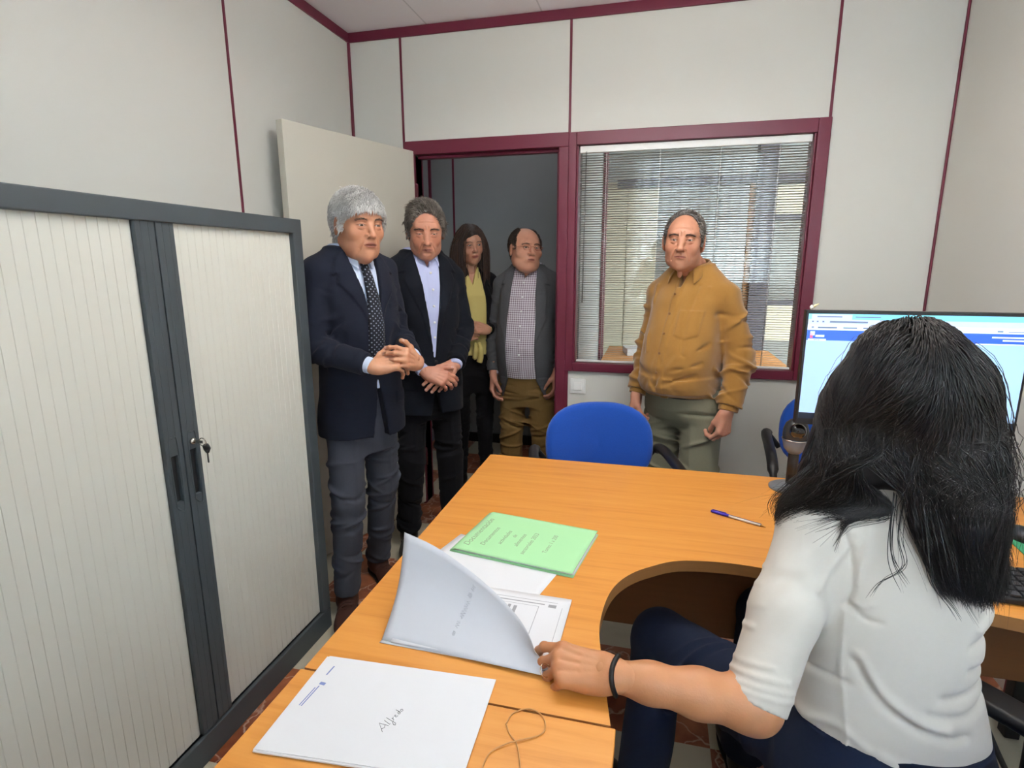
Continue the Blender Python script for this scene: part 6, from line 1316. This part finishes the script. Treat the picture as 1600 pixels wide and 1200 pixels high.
    for pts, w_, am in (([W(.34, .88, .80), W(.37, .872, .75), W(.42, .868, .715), W(.47, .87, .70), W(.50, .88, .70)], .007, -.0060), ([W(.34, .88, .815), W(.37, .872, .765), W(.42, .868, .73), W(.47, .87, .715)], .008, .0050),
                        ([W(.50, .90, .80), W(.53, .92, .795), W(.55, .95, .80)], .008, -.006), ([W(.46, .885, .76), W(.50, .89, .765), W(.545, .93, .775)], .008, -.006), ([W(.44, .88, .735), W(.49, .885, .73), W(.54, .92, .742)], .008, -.005), ([W(.50, .90, .84), W(.54, .935, .845)], .008, -.006), ([W(.51, .90, .87), W(.545, .94, .885)], .009, .006),
                        ([W(.27, .93, .74), W(.30, .90, .755), W(.33, .885, .76)], .006, -.004), ([W(.28, .92, .66), W(.32, .89, .685), W(.36, .87, .665)], .008, .004), ([W(.325, .89, .89), W(.345, .885, .875), W(.365, .88, .875)], .004, -.003), ([W(.325, .89, .90), W(.34, .885, .895), W(.352, .88, .905)], .003, .003), ([W(.38, .87, .66), W(.44, .87, .64), W(.50, .88, .65)], .010, .004)):
        crease(s, pts, w_, am)
    s.disp(lambda X, Y, Z: noise(X, Y, Z, 22, 9, .0022)+noise(X, Y, Z, 50, 10, .0008))
    # hem rising toward the hip on the left
    s.keep(lambda X, Y, Z: (.585+np.clip(-(X+.02)*.55, 0, .2)-Z)+0*Y)
    s.cut(cap(W(.388, 1.0, 1.085), W(.388, 1.0, 1.2), .046, .05), .006)
    top = fit(s, 'top', TOP, r)
    # trousers
    DEN = cloth('navy_trousers', '1B2338', var=.1, bs=1300, bump=.3); s = SDF((-.50, -.20, .05), (.34, .62, .72), .005)
    s.add(loft([(.46, .030, .02, .160, .130), (.56, .028, .02, .160, .126), (.66, .02, .02, .150, .112)], 2.3)); 
    for h_, k_, a_ in ((hipL, knL, anL), (hipR, knR, anR)):
        s.add(cap(h_, k_, .095, .066), .05); s.add(cap(k_, a_, .066, .060, True), .02); wrinkle(s, h_, k_, .1, .006, 4, 3); wrinkle(s, k_+(h_-k_)*.2, k_+(a_-k_)*.3, .09, .006, 4, 5)
    s.disp(lambda X, Y, Z: noise(X, Y, Z, 26, 19, .0025)); fit(s, 'trousers', DEN, r)
    for a_, yw in ((anL, 35), (anR, 5)): shoe('shoe', T(a_[0], a_[1], 0) @ Rz(D2(yw)) @ T(0, .02, 0) @ Matrix.Diagonal((.85, .86, .9, 1)), r, LEATH)
    # ---- hair
    cl = SDF((-.26, -.24, .80), (.26, .30, 1.42), .005); hc = W(.392, 1.01, 1.195)
    cl.add(ell(hc+A3((0, -.018, .033)), (.080, .100, .095))); cl.add(ell(hc+A3((0, .015, -.03)), (.062, .062, .08)), .02); cl.add(cap(hc+A3((0, -.02, -.05)), W(.388, 1.0, 1.04), .052, .052), .02)
    cl.add(loft([(z, cx, cy, rx+.006, ry+.006) for z, cx, cy, rx, ry in rows if z > .75], 2.2), .01); cl.add(cap(W(.35, 1, 1.035), shL, .034, .054), .03); cl.add(cap(W(.42, 1, 1.035), shR, .034, .054), .03)
    s = SDF((-.24, -.20, .86), (.24, .20, 1.40), .0036)
    s.add(ell(hc+A3((0, -.020, .036)), (.080, .104, .097))); s.add(ell(hc+A3((-.005, -.005, -.03)), (.088, .080, .10)), .04)
    chain(s, [W(.33, .99, 1.19), W(.315, .99, 1.12), W(.290, .985, 1.075), W(.268, .99, 1.045)], [.055, .046, .032, .018], .04)
    chain(s, [W(.43, .96, 1.22), W(.452, .945, 1.12), W(.462, .925, 1.04), W(.475, .918, 1.0)], [.066, .048, .030, .012], .05)
    chain(s, [W(.42, .98, 1.2), W(.49, .985, 1.10), W(.505, .975, 1.02)], [.055, .026, .010], .04)
    s.add(cap(W(.335, .962, 1.115), W(.435, .955, 1.105), .030), .03)
    s.cut(ell(hc+A3((0, .125, -.035)), (.075, .09, .10)), .01)
    s.disp(lambda X, Y, Z: noise(X, Y, Z*.3, 60, 3, .004))
    V, Q = s.mesh(); cc = np.array(lin('0C0A0A')); c2 = np.array(lin('2A201D')); parts = [(V, Q, cc+0*V)]
    n = 7000; g = np.random.RandomState(1)
    # roots all over the scalp
    u_ = g.normal(size=(n*3, 3)); u_ /= np.linalg.norm(u_, axis=1, keepdims=True); u_ = u_[(u_[:, 2] > -.55) & ~((u_[:, 1] > .45) & (u_[:, 2] < .45))][:n]; n = len(u_)
    P0 = hc+A3((0, -.020, .036))+u_*A3((.077, .101, .094)); left = (u_[:, 0]+g.normal(0, .12, n)) < -.22
    ph = u_[:, 0]; t1 = g.uniform(0, 1, n); t2 = g.uniform(0, 1, n); lo_ = g.uniform(0, 1, n)**.6
    back = u_[:, 1] < .25
    # way points: side of the head, neck level, end
    side = np.stack([np.where(left, -.092-.004*t1, np.where(ph > .35, .090, ph*.20)), np.where(back, -.098+.05*np.abs(ph)*1.2, -.02)+.0*t1, -.045+.02*t2], 1)+hc
    side[:, 0] = np.where(left & (ph > -.6), hc[0]-.045-.05*t1, side[:, 0]); side[:, 1] = np.where(left & (ph > -.6), hc[1]-.095+.05*t1, side[:, 1])
    nk = np.where(left[:, None], np.stack([W(.262, 0, 0)[0]+.112*t1**.8, W(0, .935, 0)[1]+.05*t2, 1.070-.035*t1], 1), np.stack([W(.382, 0, 0)[0]+.138*t1, W(0, .905, 0)[1]+.10*np.clip(t1-.55, 0, 1)*t2*2, 1.06+.02*t2], 1))
    en = np.where(left[:, None], np.stack([W(.222, 0, 0)[0]+.075*t1, W(0, .975, 0)[1]+.06*t2, 1.035-.05*lo_], 1), np.stack([W(.435, 0, 0)[0]+.125*t1*(.55+.45*t2), W(0, .895, 0)[1]+.08*np.clip(t1-.6, 0, 1)*t2*2, .985-.075*lo_*(1-.3*(1-t1))], 1))
    tg = side-P0; tg = tg-u_*(tg*u_).sum(1, keepdims=True); tg /= np.maximum(np.linalg.norm(tg, axis=1, keepdims=True), 1e-6)
    up = P0+tg*np.minimum(.035, np.linalg.norm(side-P0, axis=1, keepdims=True)*.4)+u_*.004
    mid = (side+nk)/2+np.stack([np.where(left, -.006, .010*np.sign(t1-.4)), -.008+0*ph, 0*ph], 1)
    ctrl = np.stack([P0, up, side, mid, nk, en], 1); K = 26; tt = np.linspace(0, 4.999, K); Pt = []
    for t in tt:
        i = int(t); f = t-i; a, b, c_, d = [ctrl[:, min(max(q, 0), 5)] for q in (i-1, i, i+1, i+2)]
        Pt.append(.5*(2*b+(c_-a)*f+(2*a-5*b+4*c_-d)*f*f+(3*b-a-3*c_+d)*f**3))
    Pt = np.stack(Pt, 1); jz = g.normal(size=(n, 1, 3))*.0035*np.linspace(0, 1, K)[None, :, None]+np.sin(np.linspace(0, 9, K)[None, :, None]*g.uniform(.5, 1.2, (n, 1, 1))+g.uniform(0, 6.28, (n, 1, 3)))*.0028*np.linspace(.2, 1, K)[None, :, None]; Pt = Pt+jz
    F_ = Pt.reshape(-1, 3)
    inb = ((F_ > cl.lo) & (F_ < cl.lo+cl.h*(cl.n-1))).all(1)
    for _ in range(3):
        pen = np.clip(.007-cl.sample(F_), 0, .03)*inb; F_ = F_+cl.grad(F_)*pen[:, None]
    lay = np.repeat(g.uniform(-.002, .0035, n), K); al_ = np.tile(np.clip((1-np.linspace(0, 1, K))*3.2, 0, 1), n); al_[::K] = 0; inh = ((F_ > s.lo) & (F_ < s.lo+s.h*(s.n-1))).all(1)
    for _ in range(4):
        pen = np.clip(lay-s.sample(F_), 0, .02)*al_*inh; F_ = F_+s.grad(F_)*pen[:, None]
    Pt = F_.reshape(n, K, 3); Pt[:, 1:-1] = (Pt[:, :-2]+2*Pt[:, 1:-1]+Pt[:, 2:])/4; V, Q = tubes(Pt, u_, .00085, 3); rg = g.uniform(0, 1, (n, 1))**2.2; col = (cc*(1-rg)+c2*rg)
    parts.append((V, Q, np.repeat(col, K*3, 0)))
    # stray wisps
    m_ = 260; i_ = g.choice(n, m_); Pw = Pt[i_]+np.cumsum(g.normal(size=(m_, K, 3))*.0016, 1)+(g.normal(size=(m_, 1, 3))*A3((.018, .010, .008)))*np.linspace(0, 1, K)[None, :, None]**1.2
    V, Q = tubes(Pw, u_[i_], .0005, 5); parts.append((V, Q, np.repeat(np.tile(c2, (m_, 1)), K*3, 0)))
    # long loose locks on the white top
    lk = [[W(.385, .93, 1.10), W(.365, .885, 1.03), W(.372, .872, .985), W(.345, .872, .955), W(.335, .877, .925)], [W(.40, .92, 1.10), W(.402, .875, 1.02), W(.412, .868, .97), W(.44, .868, .935), W(.452, .868, .918)], [W(.41, .92, 1.09), W(.418, .875, 1.02), W(.430, .868, .97), W(.455, .868, .945), W(.47, .872, .93)],
          [W(.43, .92, 1.08), W(.44, .878, 1.0), W(.452, .87, .95), W(.478, .872, .91)], [W(.37, .92, 1.08), W(.36, .882, 1.0), W(.382, .87, .955)], [W(.27, .96, 1.10), W(.232, .95, 1.06), W(.214, .96, 1.02), W(.226, .98, .99)], [W(.27, .96, 1.11), W(.226, .95, 1.07), W(.206, .965, 1.03), W(.215, .985, .995)]]
    Pl = []
    for L_ in lk:
        c_ = np.array([list(v) for v in smooth_path(L_, 6)]); c_ = np.stack([np.interp(np.linspace(0, 1, K), np.linspace(0, 1, len(c_)), c_[:, j]) for j in range(3)], 1)
        for _ in range(5): Pl.append(c_+g.normal(size=(1, 3))*.003+g.normal(size=(1, 3))*.004*np.linspace(0, 1, K)[:, None])
    Pl = np.array(Pl); V, Q = tubes(Pl, np.tile(A3((0, -1, 0)), (len(Pl), 1)), .0006, 8); parts.append((V, Q, np.repeat(np.tile(cc, (len(Pl), 1)), K*3, 0)))
    v, q, c = cat_mesh(parts); arr_obj('hair', v, q, hair_mat('black_hair', .5), body, c)
seated_woman()
